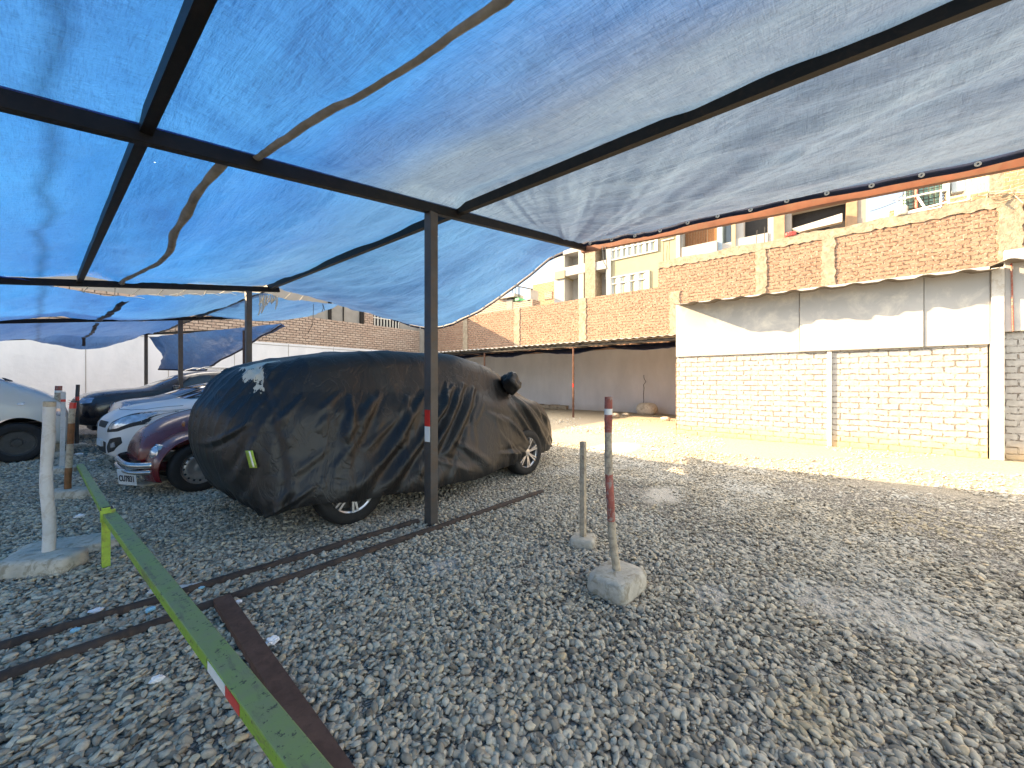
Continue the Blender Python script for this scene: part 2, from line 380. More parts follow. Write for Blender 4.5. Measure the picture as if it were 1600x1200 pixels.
# car cover cloth
t = NT('cover_cloth'); p = t.pos(obj=True)
w1 = t.noise(t.pos((1, 1, .45), True, (0, .5, 0)), 3.0, 5, .5, .8); w2 = t.noise(t.pos((1, 1, .6), True, (0, .5, 0)), 4.5, 4, .55, 1.0)
cr = t.ramp(t.math('ABSOLUTE', t.math('SUBTRACT', w2, .5)), [(0, (0, 0, 0)), (.04, (1, 1, 1))])
h = t.math('ADD', t.math('MULTIPLY', w1, .7), t.math('MULTIPLY', cr, .07))
du = t.math('MULTIPLY', t.noise(p, 2.2, 5, .6), 1.)
c = t.ramp(du, [(.35, (.007, .007, .0075)), (.75, (.015, .0145, .014))])
# pale cream patch with a ragged edge on the roof corner
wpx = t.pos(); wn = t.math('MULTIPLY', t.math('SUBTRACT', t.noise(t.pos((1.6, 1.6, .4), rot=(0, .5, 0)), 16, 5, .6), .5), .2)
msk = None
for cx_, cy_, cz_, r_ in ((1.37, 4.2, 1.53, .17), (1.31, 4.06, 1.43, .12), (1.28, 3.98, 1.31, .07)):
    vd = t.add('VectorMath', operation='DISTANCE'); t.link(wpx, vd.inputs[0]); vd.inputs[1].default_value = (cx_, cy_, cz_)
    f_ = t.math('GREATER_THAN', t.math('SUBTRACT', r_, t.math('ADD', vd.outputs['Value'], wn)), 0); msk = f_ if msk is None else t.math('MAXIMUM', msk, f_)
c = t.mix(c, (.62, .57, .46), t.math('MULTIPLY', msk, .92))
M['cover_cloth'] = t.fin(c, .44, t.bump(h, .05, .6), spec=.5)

brickmat('shed_brick', 'x', (.44, .435, .415), (.42, .415, .395), (.41, .405, .385), .30, .12, .013, .035, gap=(.27, .24, .21), jitter=.016)
brickmat('orange_brick', 'x', (.38, .22, .155), (.33, .185, .13), (.37, .3, .24), .31, .128, .022, .055, dirt=(.42, .3, .22), gap=(.16, .1, .07), jitter=.03)
brickmat('pink_brick', 'y', (.52, .4, .33), (.42, .3, .24), (.28, .22, .18), .32, .135, .018, .05, dirt=(.35, .28, .23), gap=(.13, .1, .08), jitter=.02)
brickmat('far_brick', 'x', (.5, .27, .17), (.45, .24, .14), (.54, .46, .37), .32, .13, .015, .03)
# painted shed brick: dust stain near the foot is a real stain
t2 = bpy.data.materials['shed_brick'].node_tree
bs = t2.nodes['Principled BSDF']; src = bs.inputs['Base Color'].links[0].from_socket
T = NT.__new__(NT); T.m = M['shed_brick']; T.t = t2; T.n = t2.nodes; T.b = bs
zz = T.sep(T.pos())[2]; nn = T.noise(T.pos(), 2.0, 5, .7)
f = T.math('ADD', T.math('MULTIPLY', zz, -2.6), T.math('ADD', .55, T.math('MULTIPLY', nn, .9)), True)
T.link(T.mix(src, (.62, .44, .24), T.math('MULTIPLY', f, .85)), bs.inputs['Base Color'])
# painted yard wall (white lower band, old paint)
t = NT('old_white_wall'); p = t.pos()
c = t.ramp(t.noise(t.pos((1, 1, .4)), 1.2, 5, .6), [(.3, (.54, .555, .585)), (.7, (.66, .67, .7))])
z = t.sep(p)[2]; f = t.math('ADD', t.math('MULTIPLY', z, -2.2), t.math('ADD', .3, t.math('MULTIPLY', t.noise(p, 1.8, 6, .7), .9)), True)
c = t.mix(c, (.42, .38, .33), t.math('MULTIPLY', f, .7))
M['old_white_wall'] = t.fin(c, .85, t.bump(t.noise(p, 3, 5, .6), .02), spec=.2)

# ================================================================= SETTING
m = MB(); m.box((-45, -40, -.3), (60, 60, 0)); g = m.build('ground', M['gravel_ground']); tag(g, kind='structure')

# loose pebbles ----------------------------------------------------
def make_gravel():
    src = bpy.data.collections.new('pebble_shapes')
    for k in range(7):
        bm = bmesh.new(); bmesh.ops.create_icosphere(bm, subdivisions=2, radius=1)
        sxyz = (random.uniform(.95, 1.3), random.uniform(.6, .85), random.uniform(.32, .5))
        for v in bm.verts:
            n = nz(v.co.x+k*9, v.co.y, v.co.z, 1.1); n2 = nz(v.co.x+k*5, v.co.y+3, v.co.z, 2.3)
            v.co *= 1+.33*n+.12*n2
            for i in range(3): v.co[i] *= sxyz[i]
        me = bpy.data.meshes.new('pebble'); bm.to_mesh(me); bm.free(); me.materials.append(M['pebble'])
        me.polygons.foreach_set('use_smooth', [True]*len(me.polygons))
        o = bpy.data.objects.new('pebble', me); src.objects.link(o)
    pts = []; sc_ = []
    fa = YAW
    for r0, r1, den, size in ((.5, 2.6, 3300, .0152), (2.6, 4.6, 3000, .0155), (4.6, 7.0, 2700, .0148), (7.0, 10.5, 1700, .0165), (10.5, 15, 520, .022)):
        ang = R(64); n = int((r1*r1-r0*r0)*ang*den)
        rr = np.sqrt(rng.uniform(r0*r0, r1*r1, n)); th = fa+rng.uniform(-ang, ang, n)
        x = rr*np.cos(th); y = rr*np.sin(th)
        big = np.array([nz(a, b, 0, .55) for a, b in zip(x, y)])
        keep = np.clip(1.05-np.clip((x-6.4)*.42, 0, .93)+.6*np.minimum(big, .15), .14, 1)
        pit = np.clip((big-.12+.03*np.clip(x-3, 0, 4))*4, 0, .85); keep = keep-pit*np.clip((x-2)/1.5, 0, 1)
        keep = keep*(1-.45*np.exp(-((x-6.1-.15*np.sin(y*.7))/.22)**2)-.45*np.exp(-((x-7.6-.15*np.sin(y*.7+.4))/.24)**2))
        for q_, rx_, ry_ in DUST:
            d2 = ((x-q_.x)/rx_)**2+((y-q_.y)/ry_)**2; keep = keep*(1-.7*np.clip(1.2-d2, 0, 1))
        ok = rng.uniform(0, 1, n) < keep
        ok &= ~((x > 10.85) & (y < 3.1)); ok &= x < 17.2; ok &= y < 21.8
        x, y = x[ok], y[ok]; n = len(x)
        z = rng.uniform(-.004, .022, n)*min(1, size/.02)
        pts.append(np.stack([x, y, z], 1)); sc_.append(size*np.exp(np.clip(rng.normal(-.02, .33, n), -.8, .55)))
    pts = np.concatenate(pts); s = np.concatenate(sc_)
    me = bpy.data.meshes.new('gravel'); me.vertices.add(len(pts)); me.vertices.foreach_set('co', pts.astype(np.float32).ravel())
    rot = np.stack([rng.normal(0, .38, len(pts)), rng.normal(0, .38, len(pts)), rng.uniform(0, 6.28, len(pts))], 1).astype(np.float32)
    a = me.attributes.new('rot', 'FLOAT_VECTOR', 'POINT'); a.data.foreach_set('vector', rot.ravel())
    a = me.attributes.new('siz', 'FLOAT', 'POINT'); a.data.foreach_set('value', s.astype(np.float32))
    o = bpy.data.objects.new('gravel', me); C.objects.link(o)
    ng = bpy.data.node_groups.new('scatter', 'GeometryNodeTree')
    ng.interface.new_socket('Geometry', in_out='INPUT', socket_type='NodeSocketGeometry'); ng.interface.new_socket('Geometry', in_out='OUTPUT', socket_type='NodeSocketGeometry')
    N = ng.nodes; gi = N.new('NodeGroupInput'); go = N.new('NodeGroupOutput')
    ip = N.new('GeometryNodeInstanceOnPoints'); ci = N.new('GeometryNodeCollectionInfo'); ci.inputs['Collection'].default_value = src
    ci.inputs['Separate Children'].default_value = True; ci.inputs['Reset Children'].default_value = True
    ip.inputs['Pick Instance'].default_value = True
    ra = N.new('GeometryNodeInputNamedAttribute'); ra.data_type = 'FLOAT_VECTOR'; ra.inputs['Name'].default_value = 'rot'
    sa = N.new('GeometryNodeInputNamedAttribute'); sa.data_type = 'FLOAT'; sa.inputs['Name'].default_value = 'siz'
    mp = N.new('GeometryNodeMeshToPoints')
    L = ng.links.new
    L(gi.outputs[0], mp.inputs['Mesh']); L(mp.outputs['Points'], ip.inputs['Points']); L(ci.outputs[0], ip.inputs['Instance'])
    er = N.new('FunctionNodeEulerToRotation'); L(ra.outputs['Attribute'], er.inputs[0]); L(er.outputs[0], ip.inputs['Rotation'])
    L(sa.outputs['Attribute'], ip.inputs['Scale']); L(ip.outputs[0], go.inputs[0])
    md = o.modifiers.new('scatter', 'NODES'); md.node_group = ng
    tag(o, 'loose grey river pebbles covering the parking yard', 'gravel', kind='stuff')
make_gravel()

# ================================================================= WALLS
WX = 17.3; BY = 22.0
wall = thing('brick_wall', 'long orange brick boundary wall with concrete columns, sunlit above the awning', 'wall', (WX, 5, 0))
def local(o): return Vector(o.location)
def wpart(mb, name, mat, par, **k):
    """world-space mesh builder -> child of par (an unrotated empty)"""
    l = local(par); mb.v = [tuple(Vector(v)-l) for v in mb.v]; return mb.build(name, mat, par, **k)
YS = 5.65
m = MB(); m.box((WX, YS, 0), (WX+.2, BY+.4, 2.96)); m.box((WX, -14, 0), (WX+.2, YS, 2.96)); wpart(m, 'painted_lower_wall', M['old_white_wall'], wall)
def rough_brick(y0, y1, z0, z1f, name, mat, par):
    m = MB(); m.box((WX-.001, y0, z0), (WX+.2, y1, z1f)); return wpart(m, name, mat, par)
m = MB(); m.box((WX-.003, YS, 2.96), (WX+.2, BY+.4, 5.6)); wpart(m, 'brick_panel', M['orange_brick'], wall)
m = MB(); m.box((WX-.003, -14, 2.96), (WX+.2, YS, 6.45)); wpart(m, 'brick_panel', M['orange_brick'], wall)
# pilasters with ragged sides
def column(y, wd, z0, z1, par, xf=WX, name='column', mat='pale_concrete'):
    m = MB(); n = int((z1-z0)/.09)
    l = []; r = []
    for i in range(n+1):
        z = z0+(z1-z0)*i/n; l.append((y-wd/2+random.uniform(-.035, .035), z)); r.append((y+wd/2+random.uniform(-.035, .035), z))
    m.prism(l+r[::-1], 'x', xf-.03, xf+.06); return wpart(m, name, M[mat], par)
for y in (17.8, 13.6, 9.4): column(y, .4, 2.96, 5.62, wall)
column(4.95, .42, 2.96, 5.3, wall)
column(21.85, .35, 2.96, 5.62, wall)
for y, wd in ((1.82, .34), (-.16, .36), (-4.13, .45)): column(y, wd, 2.96, 6.5, wall)
m = MB(); n = 90; lo = []; up = []
for i in range(n+1):
    y = -4.2+(YS+4.2)*i/n; lo.append((y, 6.4+random.uniform(-.04, .03))); up.append((y, 6.7+.03*math.sin(y*3)+random.uniform(-.015, .02)))
m.prism(lo+up[::-1], 'x', WX-.035, WX+.2); wpart(m, 'coping', M['pale_concrete'], wall)
# second skin of a neighbour's parapet showing over the coping
nb = thing('brick_parapet', 'thin orange brick parapet just behind the high wall, under the sky', 'wall', (WX+2.2, -1, 0))
m = MB(); m.box((WX+2.2, -4.2, 0), (WX+2.4, -1.9, 7.62)); m.box((WX+2.2, -1.9, 0), (WX+2.4, -.6, 7.2)); m.box((WX+2.2, -.6, 0), (WX+2.4, 2.2, 7.35)); m.box((WX+2.2, 2.2, 0), (WX+2.4, 3.8, 7.0)); wpart(m, 'brickwork', M['far_brick'], nb)
# column rods with tie wires
for y, z in ((5.2, 6.5), (5.5, 6.5), (2.0, 6.6), (1.6, 6.6)):
    pass
rods = MB()
for y, z, h in ((5.45, 6.6, 1.0), (5.3, 6.6, .8), (5.2, 6.6, 1.05), (1.95, 6.6, .65), (1.7, 6.6, .7)):
    rods.tube([(WX+.1, y, z-.4), (WX+.1, y+.02, z+h*.5), (WX+.12, y, z+h)], .012, 5)
wpart(rods, 'reinforcing_rods', M['wire'], wall)
# crack in the painted wall
m = MB(); a = PX(1008, 586, WX-.004); b = PX(1003, 632, WX-.004); pts = []
for i in range(10):
    q = a.lerp(b, i/9); q.y += random.uniform(-.07, .07); pts.append(q)
m.tube(pts, .012, 4); wpart(m, 'crack', M['dark_void'], wall)

back = thing('brick_wall', 'pinkish brick wall above a white painted band at the back of the yard', 'wall', (6, BY, 0))
m = MB(); m.box((-30, BY, 0), (WX-.01, BY+.2, 3.44)); wpart(m, 'painted_lower_wall', M['old_white_wall'], back)
m = MB(); m.box((-6, BY-.004, 3.44), (WX-.01, BY+.2, 4.98)); wpart(m, 'brick_panel', M['pink_brick'], back)
m = MB(); m.prism([(WX-.38, 3.0), (WX-.06, 3.0), (WX-.06, 5.15), (WX-.38, 5.15)], 'y', BY-.12, BY+.2); wpart(m, 'column', M['grey_render'], back)
m = MB()
for x in np.arange(-6, 16, 2.4): m.box((x, BY-.012, .2), (x+.02, BY+.05, 3.4))
m.box((-20, BY-.01, 3.3), (WX-.4, BY+.05, 3.325)); wpart(m, 'panel_joint', M['grey_render'], back)
left = thing('side_wall', 'white side wall of the yard beyond the van, at the left', 'wall', (-14, 5, 0))
m = MB(); m.box((-14.2, -12, 0), (-14, 30, 3.4)); wpart(m, 'wall_face', M['old_white_wall'], left)

# ---- shed
shed = thing('shed', 'long white painted brick shed with sheet panels under a corrugated roof', 'shed', (12.5, -4, 0))
SX = 10.9
m = MB(); m.box((SX, -2.34, 0), (SX+.25, 3.07, 2.09)); wpart(m, 'brick_front', M['shed_brick'], shed)
m = MB(); m.box((SX+.25, 2.85, 0), (16.9, 3.07, 3.42)); m.box((SX+.02, 3.07, 0), (SX+.24, 3.1, 2.0)); wpart(m, 'side_wall', M['orange_brick'], shed)
def panel(y0, y1, z0, z1, off=0.0, name='wall_panel'):
    m = MB(); m.box((SX-.03-off, y0, z0), (SX+.05-off, y1, z1)); return wpart(m, name, M['white_panel'], shed, bevel=.006)
panel(.41, 3.08, 2.08, 3.5); panel(-1.53, .40, 2.085, 3.5, .03); panel(-2.36, -1.54, 2.09, 3.5, .012)
m = MB(); m.box((SX-.035, -.16, 0), (SX+.05, -.08, 2.075)); wpart(m, 'cover_strip', M['white_paint'], shed, bevel=.01)
m = MB(); m.box((SX-.09, -2.52, 0), (SX+.05, -2.37, 3.45)); wpart(m, 'corner_post', M['white_paint'], shed, bevel=.01)
m = MB(); m.box((SX+.03, -12, 0), (SX+.25, -2.52, 2.36)); wpart(m, 'brick_front', M['shed_brick'], shed)
m = MB(); m.box((SX-.04, -12, 2.3), (SX+.02, -2.53, 3.75)); wpart(m, 'wall_panel', M['white_panel'], shed, bevel=.006)
m = MB(); m.tube([(SX-.06, -2.62, 2.3), (SX-.06, -2.6, 3.5)], .012, 8); wpart(m, 'pipe', M['faded_red'], shed)
m = MB(); m.box((16.9, -12, 0), (17.05, 3.07, 3.9)); wpart(m, 'rear_wall', M['white_paint'], shed)
# corrugated roof
def roof(y0, y1, xf, zf, xb, zb, per=.5, amp=.026):
    m = MB(); ny = int((y1-y0)/.04)
    def f(a, b):
        y = y0+(y1-y0)*a; x = (xf+.2*(1-a)+.10*nz(y*1.1, 2, 0, 1)*(1-b)+.05*nz(y*3.5, 2, 0, 1)*(1-b))+(xb-xf)*b
        pr = abs(((y*1/per) % 1)-.5)*2; c = max(0, pr-.45)/.55
        z = zf+(zb-zf)*b+amp*math.sin(c*math.pi/2)*1.6+.012*nz(y, 3, 0, 2)
        return (x, y, z)
    m.grid(f, ny, 6); return m
m = roof(-2.45, 3.0, SX-.62, 3.37, 16.95, 4.0); wpart(m, 'roof', M['roof_sheet'], shed, solid=.008)
m = roof(-12, -2.45, SX-.46, 3.46, 16.95, 4.1); wpart(m, 'roof', M['roof_sheet'], shed, solid=.008)

# ---- awning along the long wall
aw = thing('awning', 'lean-to awning on thin red posts along the far white wall', 'awning', (13.4, 10, 0))
for y in (7.7, 12.5, 17.3):
    m = MB(); m.box((13.38, y-.028, 0), (13.44, y+.028, 2.8)); wpart(m, 'post', M['rust'], aw)
    m = MB(); m.box((13.372, y-.025, 1.2), (13.379, y+.025, 1.34)); wpart(m, 'reflector', M['reflective_red'], aw)
m = MB(); m.bar((13.42, 3.1, 2.84), (13.42, 20.5, 2.84), .07, .1); wpart(m, 'front_beam', M['black_steel'], aw)
def f(a, b):
    y = 3.1+17.4*a; return (13.3+3.95*b, y, 2.97+.25*b+.02*math.sin(y*22)+.015*nz(y, b, 0, 2))
m = MB(); m.grid(f, 500, 4); wpart(m, 'roof_sheet', M['white_render'], aw, solid=.015)
def f(a, b):
    y = 3.12+17.2*a; s = abs(math.sin((y-7.7+1.4)/3.3*math.pi))
    top = 2.8; d = .1+.17*s+.05*nz(y, 0, 0, 1.5)
    return (13.5+.12*math.sin(b*3)+.06*nz(y, b*3, 0, 2)+.5*(1-b), y, top-d*b+.02*nz(y, b*4, 1, 5))
m = MB(); m.grid(f, 260, 10); o = wpart(m, 'rolled_tarp', M['navy_tarp'], aw, smooth=True)
m = MB()
for y in np.arange(3.4, 20, 1.35): m.bar((13.44, y, 2.9), (17.2, y, 3.12), .05, .05)
wpart(m, 'rafters', M['black_steel'], aw)
# wall foot ledge and rock
m = MB()
for i in range(22):
    y = 10.2+i*.5; m.box((WX-.28, y, 0), (WX-.01, y+.485, .2+random.uniform(-.015, .015)))
o = m.build('brick_ledge', M['pale_concrete'], loc=(WX-.15, 15, 0), bevel=.01); tag(o, 'low ledge of loose blocks at the foot of the far white wall', 'ledge')
def rock(name, loc, s, mat, label, cat, seed=0, box=.0, rz=0, group=None, bev=None):
    bm = bmesh.new(); bmesh.ops.create_cube(bm, size=1); bmesh.ops.subdivide_edges(bm, edges=bm.edges, cuts=7, use_grid_fill=True)
    for v in bm.verts:
        q = v.co.copy()*2; L4 = (abs(q.x)**6+abs(q.y)**6+abs(q.z)**6)**(1/6) if box else (abs(q.x)**2.6+abs(q.y)**2.6+abs(q.z)**2.6)**(1/2.6)
        q = q/L4
        n = nz(q.x+seed*7, q.y, q.z, 1.3)*.16*(1-box)+nz(q.x+seed, q.y, q.z, 4)*.035
        q *= 1+n; v.co = Vector((q.x*s[0]/2, q.y*s[1]/2, q.z*s[2]/2+s[2]/2-.01))
    me = bpy.data.meshes.new(name); bm.to_mesh(me); bm.free(); me.materials.append(M[mat]); me.polygons.foreach_set('use_smooth', [True]*len(me.polygons))
    o = bpy.data.objects.new(name, me); C.objects.link(o); o.location = loc; o.rotation_euler.z = rz
    return tag(o, label, cat, group) if label else o
q = PX(1012, 640, 16.7); rock('boulder', (16.6, q.y, -.03), (.5, .85, .55), 'concrete', 'grey boulder leaning at the foot of the far white wall', 'boulder', 3)
for k, (u, v, s) in enumerate(((960, 652, .3), (978, 650, .22), (948, 651, .18), (1040, 657, .25))):
    p = G(u, v); rock('rubble', (p.x, p.y, 0), (s, s*1.3, s*.6), 'concrete', ['larger lump of rubble left of the boulder by the far wall', 'small lump of rubble nearest the boulder on its left', 'smallest lump of rubble, furthest left of the boulder', 'lump of rubble right of the boulder near the shed corner'][k], 'rubble', k+11)

# ================================================================= BUILDINGS BEHIND
def rects(par, X, items, depth=.3):
    """items: (name, u0, v0, u1, v1, material, proud) unprojected to the real facade plane x = X"""
    for nm, u0, v0, u1, v1, mat, pr in items:
        um = (u0+u1)/2; ya = PX(u0, 0, X).y; yb = PX(u1, 0, X).y; z0 = PX(um, v1, X).z; z1 = PX(um, v0, X).z
        m = MB(); m.box((X-pr, min(ya, yb), z0), (X+depth, max(ya, yb), z1)); wpart(m, nm, M[mat], par)
bX = 24.0
fl = thing('apartment_building', 'white and cream apartment block with open balconies behind the orange wall', 'building', (bX, 9, 0))
m = MB(); y0 = PX(955, 0, bX).y; y1 = PX(866, 0, bX).y
m.box((bX+1.2, PX(1057, 0, bX).y, 0), (bX+8, y1, 13.5)); wpart(m, 'wall', M['white_render'], fl)
rects(fl, bX, [
 ('pillar', 866, 392, 882, 500, 'white_render', .0), ('balcony_slab', 866, 415, 931, 429, 'white_render', .06), ('beam', 868, 424, 883, 436, 'cream_render', .1),
 ('balcony_slab', 866, 380, 948, 392, 'white_render', .05),
 ('pillar', 904, 380, 912, 500, 'white_render', .03), ('stone_pillar', 915, 380, 931, 500, 'pale_concrete', .1),
 ('balcony_slab', 931, 408, 948, 421, 'white_render', .05), ('pillar', 948, 375, 955, 500, 'white_render', .08)], 1.3)
rects(fl, bX+.9, [('recess_wall', 933, 380, 948, 408, 'grey_render', 0), ('recess_wall', 933, 421, 948, 500, 'grey_render', 0)], .2)
m = MB(); z0 = 0
m.box((bX+.02, PX(1057, 0, bX).y, 0), (bX+1.3, PX(955, 0, bX).y, 13.5)); wpart(m, 'front_wall', M['cream_render'], fl)
def window(par, u0, v0, u1, v1, X, n=3, glass='curtain'):
    um = (u0+u1)/2; ya, yb = sorted((PX(u0, 0, X).y, PX(u1, 0, X).y)); z0 = PX(um, v1, X).z; z1 = PX(um, v0, X).z
    m = MB(); t_ = .07
    m.box((X-.05, ya, z0), (X+.02, yb, z0+t_)); m.box((X-.05, ya, z1-t_), (X+.02, yb, z1))
    for k in range(n+1):
        y = ya+(yb-ya-t_)*k/n; m.box((X-.05, y, z0+t_), (X+.02, y+t_, z1-t_))
    m.box((X-.05, ya+t_, z1-.5), (X+.015, yb-t_, z1-.44))
    w_ = wpart(m, 'window', M['white_paint'], par)
    m = MB()
    def f(a, b): return (X+.01-.03*math.sin(a*n*13)*(1 if glass == 'curtain' else 0)-.012, ya+(yb-ya)*a-local(par).y, z0+(z1-z0)*b)
    m.grid(f, n*30, 2); m.v = [(v[0]-local(par).x, v[1], v[2]) for v in m.v]; m.build('pane', M[glass], w_)
window(fl, 955, 372, 1028, 400, bX, 4); window(fl, 955, 428, 1015, 470, bX, 2)
window(fl, 1032, 362, 1055, 371, bX, 1)
g2 = thing('apartment_building', 'unfinished apartment block with wood-clad bays and dark openings behind the orange wall', 'building', (bX, 2, 0))
m = MB(); m.box((bX+1.5, PX(1352, 0, bX).y, 0), (bX+8, PX(1057, 0, bX).y-.01, 13)); wpart(m, 'wall', M['grey_render'], g2)
rects(g2, bX, [
 ('pillar', 1057, 340, 1063, 480, 'white_render', .1), ('pillar', 1063, 340, 1067, 480, 'grey_render', 0),
 ('pillar', 1121, 320, 1129, 420, 'blue_post', .1), ('pillar', 1144, 320, 1150, 420, 'cream_render', .2), ('pillar', 1150, 320, 1162, 420, 'white_render', .05),
 ('pillar', 1200, 320, 1209, 420, 'white_render', .1), ('wood_pillar', 1209, 310, 1226, 420, 'wood_panel', .12), ('pillar', 1226, 310, 1237, 420, 'grey_render', .0),
 ('ceiling_slab', 1237, 300, 1322, 322, 'white_render', .1), ('wood_pillar', 1322, 300, 1339, 400, 'wood_panel', .1), ('pillar', 1339, 290, 1353, 400, 'grey_render', .05),
 ('parapet', 1068, 384, 1122, 420, 'white_render', .35), ('parapet', 1149, 370, 1200, 420, 'white_render', .15), ('parapet', 1129, 380, 1144, 420, 'white_render', .1)], 1.6)
rects(g2, bX+.5, [('wood_cladding', 1067, 340, 1106, 400, 'wood_panel', 0), ('wood_cladding', 1106, 340, 1122, 400, 'brown_wood', 0), ('window_glass', 1129, 320, 1145, 400, 'window_glass', 0),
 ('dark_opening', 1160, 320, 1201, 400, 'dark_void', 0), ('dark_opening', 1236, 315, 1323, 400, 'dark_void', 0)], .2)
m = MB()
for k in range(16):
    y = PX(1067+k*2.45, 0, bX+.45).y; z = 9
    m.box((bX+.44, y-.02, 7), (bX+.5, y+.02, 12))
wpart(m, 'batten', M['brown_wood'], g2)
# leaning white tarp frame in the opening
m = MB(); a = PX(1238, 357, bX-.3); b = PX(1316, 333, bX-.3); c_ = PX(1316, 346, bX-.3); d_ = PX(1250, 362, bX-.3)
m.add([a, b, c_, d_, a+Vector((.3, 0, 0)), b+Vector((.3, 0, 0)), c_+Vector((.3, 0, 0)), d_+Vector((.3, 0, 0))], [(0, 1, 2, 3), (7, 6, 5, 4), (0, 4, 5, 1), (1, 5, 6, 2), (2, 6, 7, 3), (3, 7, 4, 0)])
wpart(m, 'fallen_sheet', M['white_panel'], g2)
# small brick house left of the block and roof clutter
h1 = thing('brick_house', 'plain orange brick house side left of the white apartment block', 'house', (26, 18, 0))
m = MB(); ya = PX(866, 0, 26).y; yb = PX(832, 0, 26).y; m.box((26, ya-.5, 0), (32, yb, PX(850, 442, 26).z)); wpart(m, 'wall', M['far_brick'], h1)
m = MB(); a = PX(857, 462, 25.99); m.box((25.96, a.y-.35, a.z-.3), (26, a.y+.35, a.z+.3)); wpart(m, 'bricked_opening', M['pink_brick'], h1)
h2 = thing('brick_house', 'half built brick roof room with thin posts above the orange wall', 'house', (23, 22, 0))
rects(h2, 23, [('wall', 745, 466, 792, 520, 'pink_brick', 0), ('doorway', 792, 468, 801, 505, 'grey_render', .02), ('wall', 801, 470, 832, 505, 'pink_brick', .0), ('roof_slab', 780, 461, 806, 466, 'white_render', .2), ('pillar', 824, 452, 829, 470, 'white_render', 0), ('green_sheet', 806, 466, 812, 470, 'green_plastic', .1)], 1.0)
m = MB()
for u in (801, 806, 810, 812): 
    a = PX(u, 470, 23.1); b = PX(u, 449, 23.1); m.tube([a, b], .03, 5)
m.tube([PX(802, 446, 23.1), PX(832, 452, 23.1)], .05, 5); wpart(m, 'roof_frame', M['wire'], h2)
# building behind the back wall: its roofline throws the diagonal shadow on the orange wall
h3 = thing('grey_building', 'grey panelled building with a barred dark window behind the back brick wall', 'building', (6, BY+.5, 0))
m = MB(); m.box((-14, BY+.45, 0), (17.3, BY+8, 7.75)); wpart(m, 'wall', M['grey_render'], h3)
m = MB(); m.box((PY(562, 500, BY+.4).x, BY+.3, 4), (PY(567, 500, BY+.4).x, BY+.44, 7.6)); m.box((PY(513, 500, BY+.4).x, BY+.3, 4), (PY(517, 500, BY+.4).x, BY+.44, 7.6)); m.box((PY(536, 500, BY+.4).x, BY+.36, 4), (PY(537, 500, BY+.4).x, BY+.44, 7.6)); wpart(m, 'panel_frame', M['black_steel'], h3)
m = MB(); m.box((PY(568, 500, BY+.4).x, BY+.3, 4), (PY(582, 500, BY+.4).x, BY+.44, 7.6)); wpart(m, 'brick_pier', M['pink_brick'], h3)
wa = PY(582, 492, BY+.4); wb = PY(624, 514, BY+.4)
m = MB(); m.box((wa.x, BY+.35, wb.z-.6), (wb.x, BY+.448, wa.z+.3)); wi = wpart(m, 'window', M['dark_void'], h3)
m = MB()
for k in range(9):
    x = wa.x+(wb.x-wa.x)*(k+.5)/9; m.box((x-.02, BY+.3, wb.z-.6), (x+.02, BY+.34, wa.z+.2))
m.box((wa.x, BY+.3, wb.z+.5), (wb.x, BY+.34, wb.z+.54)); m.v = [tuple(Vector(v)-local(h3)) for v in m.v]; m.build('bars', M['reflective_white'], wi)
# building at the right end
h4 = thing('brick_building', 'orange brick building with a grey rendered corner at the far right above the shed', 'building', (19.5, -8, 0))
X4 = 19.5; ye = PX(1546, 0, X4).y; yc = PX(1569, 0, X4).y
m = MB(); m.box((X4, yc, 0), (X4+6, ye, 10.5)); wpart(m, 'rendered_corner', M['pale_concrete'], h4)
m = MB(); m.box((X4-.02, -22, 0), (X4+6, yc, 12)); wpart(m, 'brick_face', M['far_brick'], h4)
m = MB(); m.box((WX-.2, -6.3, 6.3), (WX+1.2, -4.4, 6.42)); wpart(m, 'ledge_slab', M['pale_concrete'], h4)

# clutter on top of the wall: wire crate on white tubular frame
cr = thing('wire_crate', 'green lined wire crate on a white tubular frame, perched on the brick wall', 'crate', (WX+.1, -2.6, 6.72))
def ring(m, x, y0, y1, z0, z1, r=.018): m.tube([(x, y0, z0), (x, y0, z1), (x, y1, z1), (x, y1, z0), (x, y0, z0)], r, 6)
m = MB(); m.box((.0, -.25, .18), (.6, .55, .78)); o = m.build('liner', M['green_mesh'], cr, bevel=.02)
m = MB()
for k in range(8): z = .16+k*.1; m.tube([(-.03, -.3, z), (-.03, .6, z)], .012, 5); m.tube([(-.03, -.3, z), (.63, -.3, z)], .012, 5)
for k in range(9): y = -.3+k*.1125; m.tube([(-.03, y, .14), (-.03, y, .88)], .012, 5)
m.build('wire_sides', M['wire'], cr)
m = MB(); ring(m, -.12, -.2, .75, 0, .5, .03); ring(m, -.15, -.75, -.35, .05, .95, .03); m.tube([(-.15, -.35, .1), (-.12, .75, .02)], .03, 6); m.tube([(-.1, .3, .5), (-.1, .1, 0)], .03, 6)
m.build('tube_frame', M['reflective_white'], cr)
m = MB(); m.box((-.12, -.7, .35), (.2, -.42, .85)); m.box((-.13, -.35, .45), (.1, -.25, .8)); m.build('motor_box', M['curtain'], cr, bevel=.03)
o = rock('cement_block', (WX+.02, -1.95, 6.7), (.2, .3, .28), 'concrete', 'small cement block on top of the brick wall left of the wire crate', 'block', 5, .6)
o = rock('red_brick', (WX+.05, .9, 6.72), (.25, .32, .16), 'red_paint', 'dark red brick lying on top of the wall', 'brick', 6, .6)
m = MB(); p = PX(1432, 318, WX+.05); p2 = PX(1432, 281, WX+.05); m.tube([p-Vector((0, 0, .3)), p2+Vector((0, 0, .3))], .035, 8); o = m.build('pole', M['faded_red'], loc=tuple(p)); tag(o, 'thin faded red pole standing on top of the brick wall', 'pole')
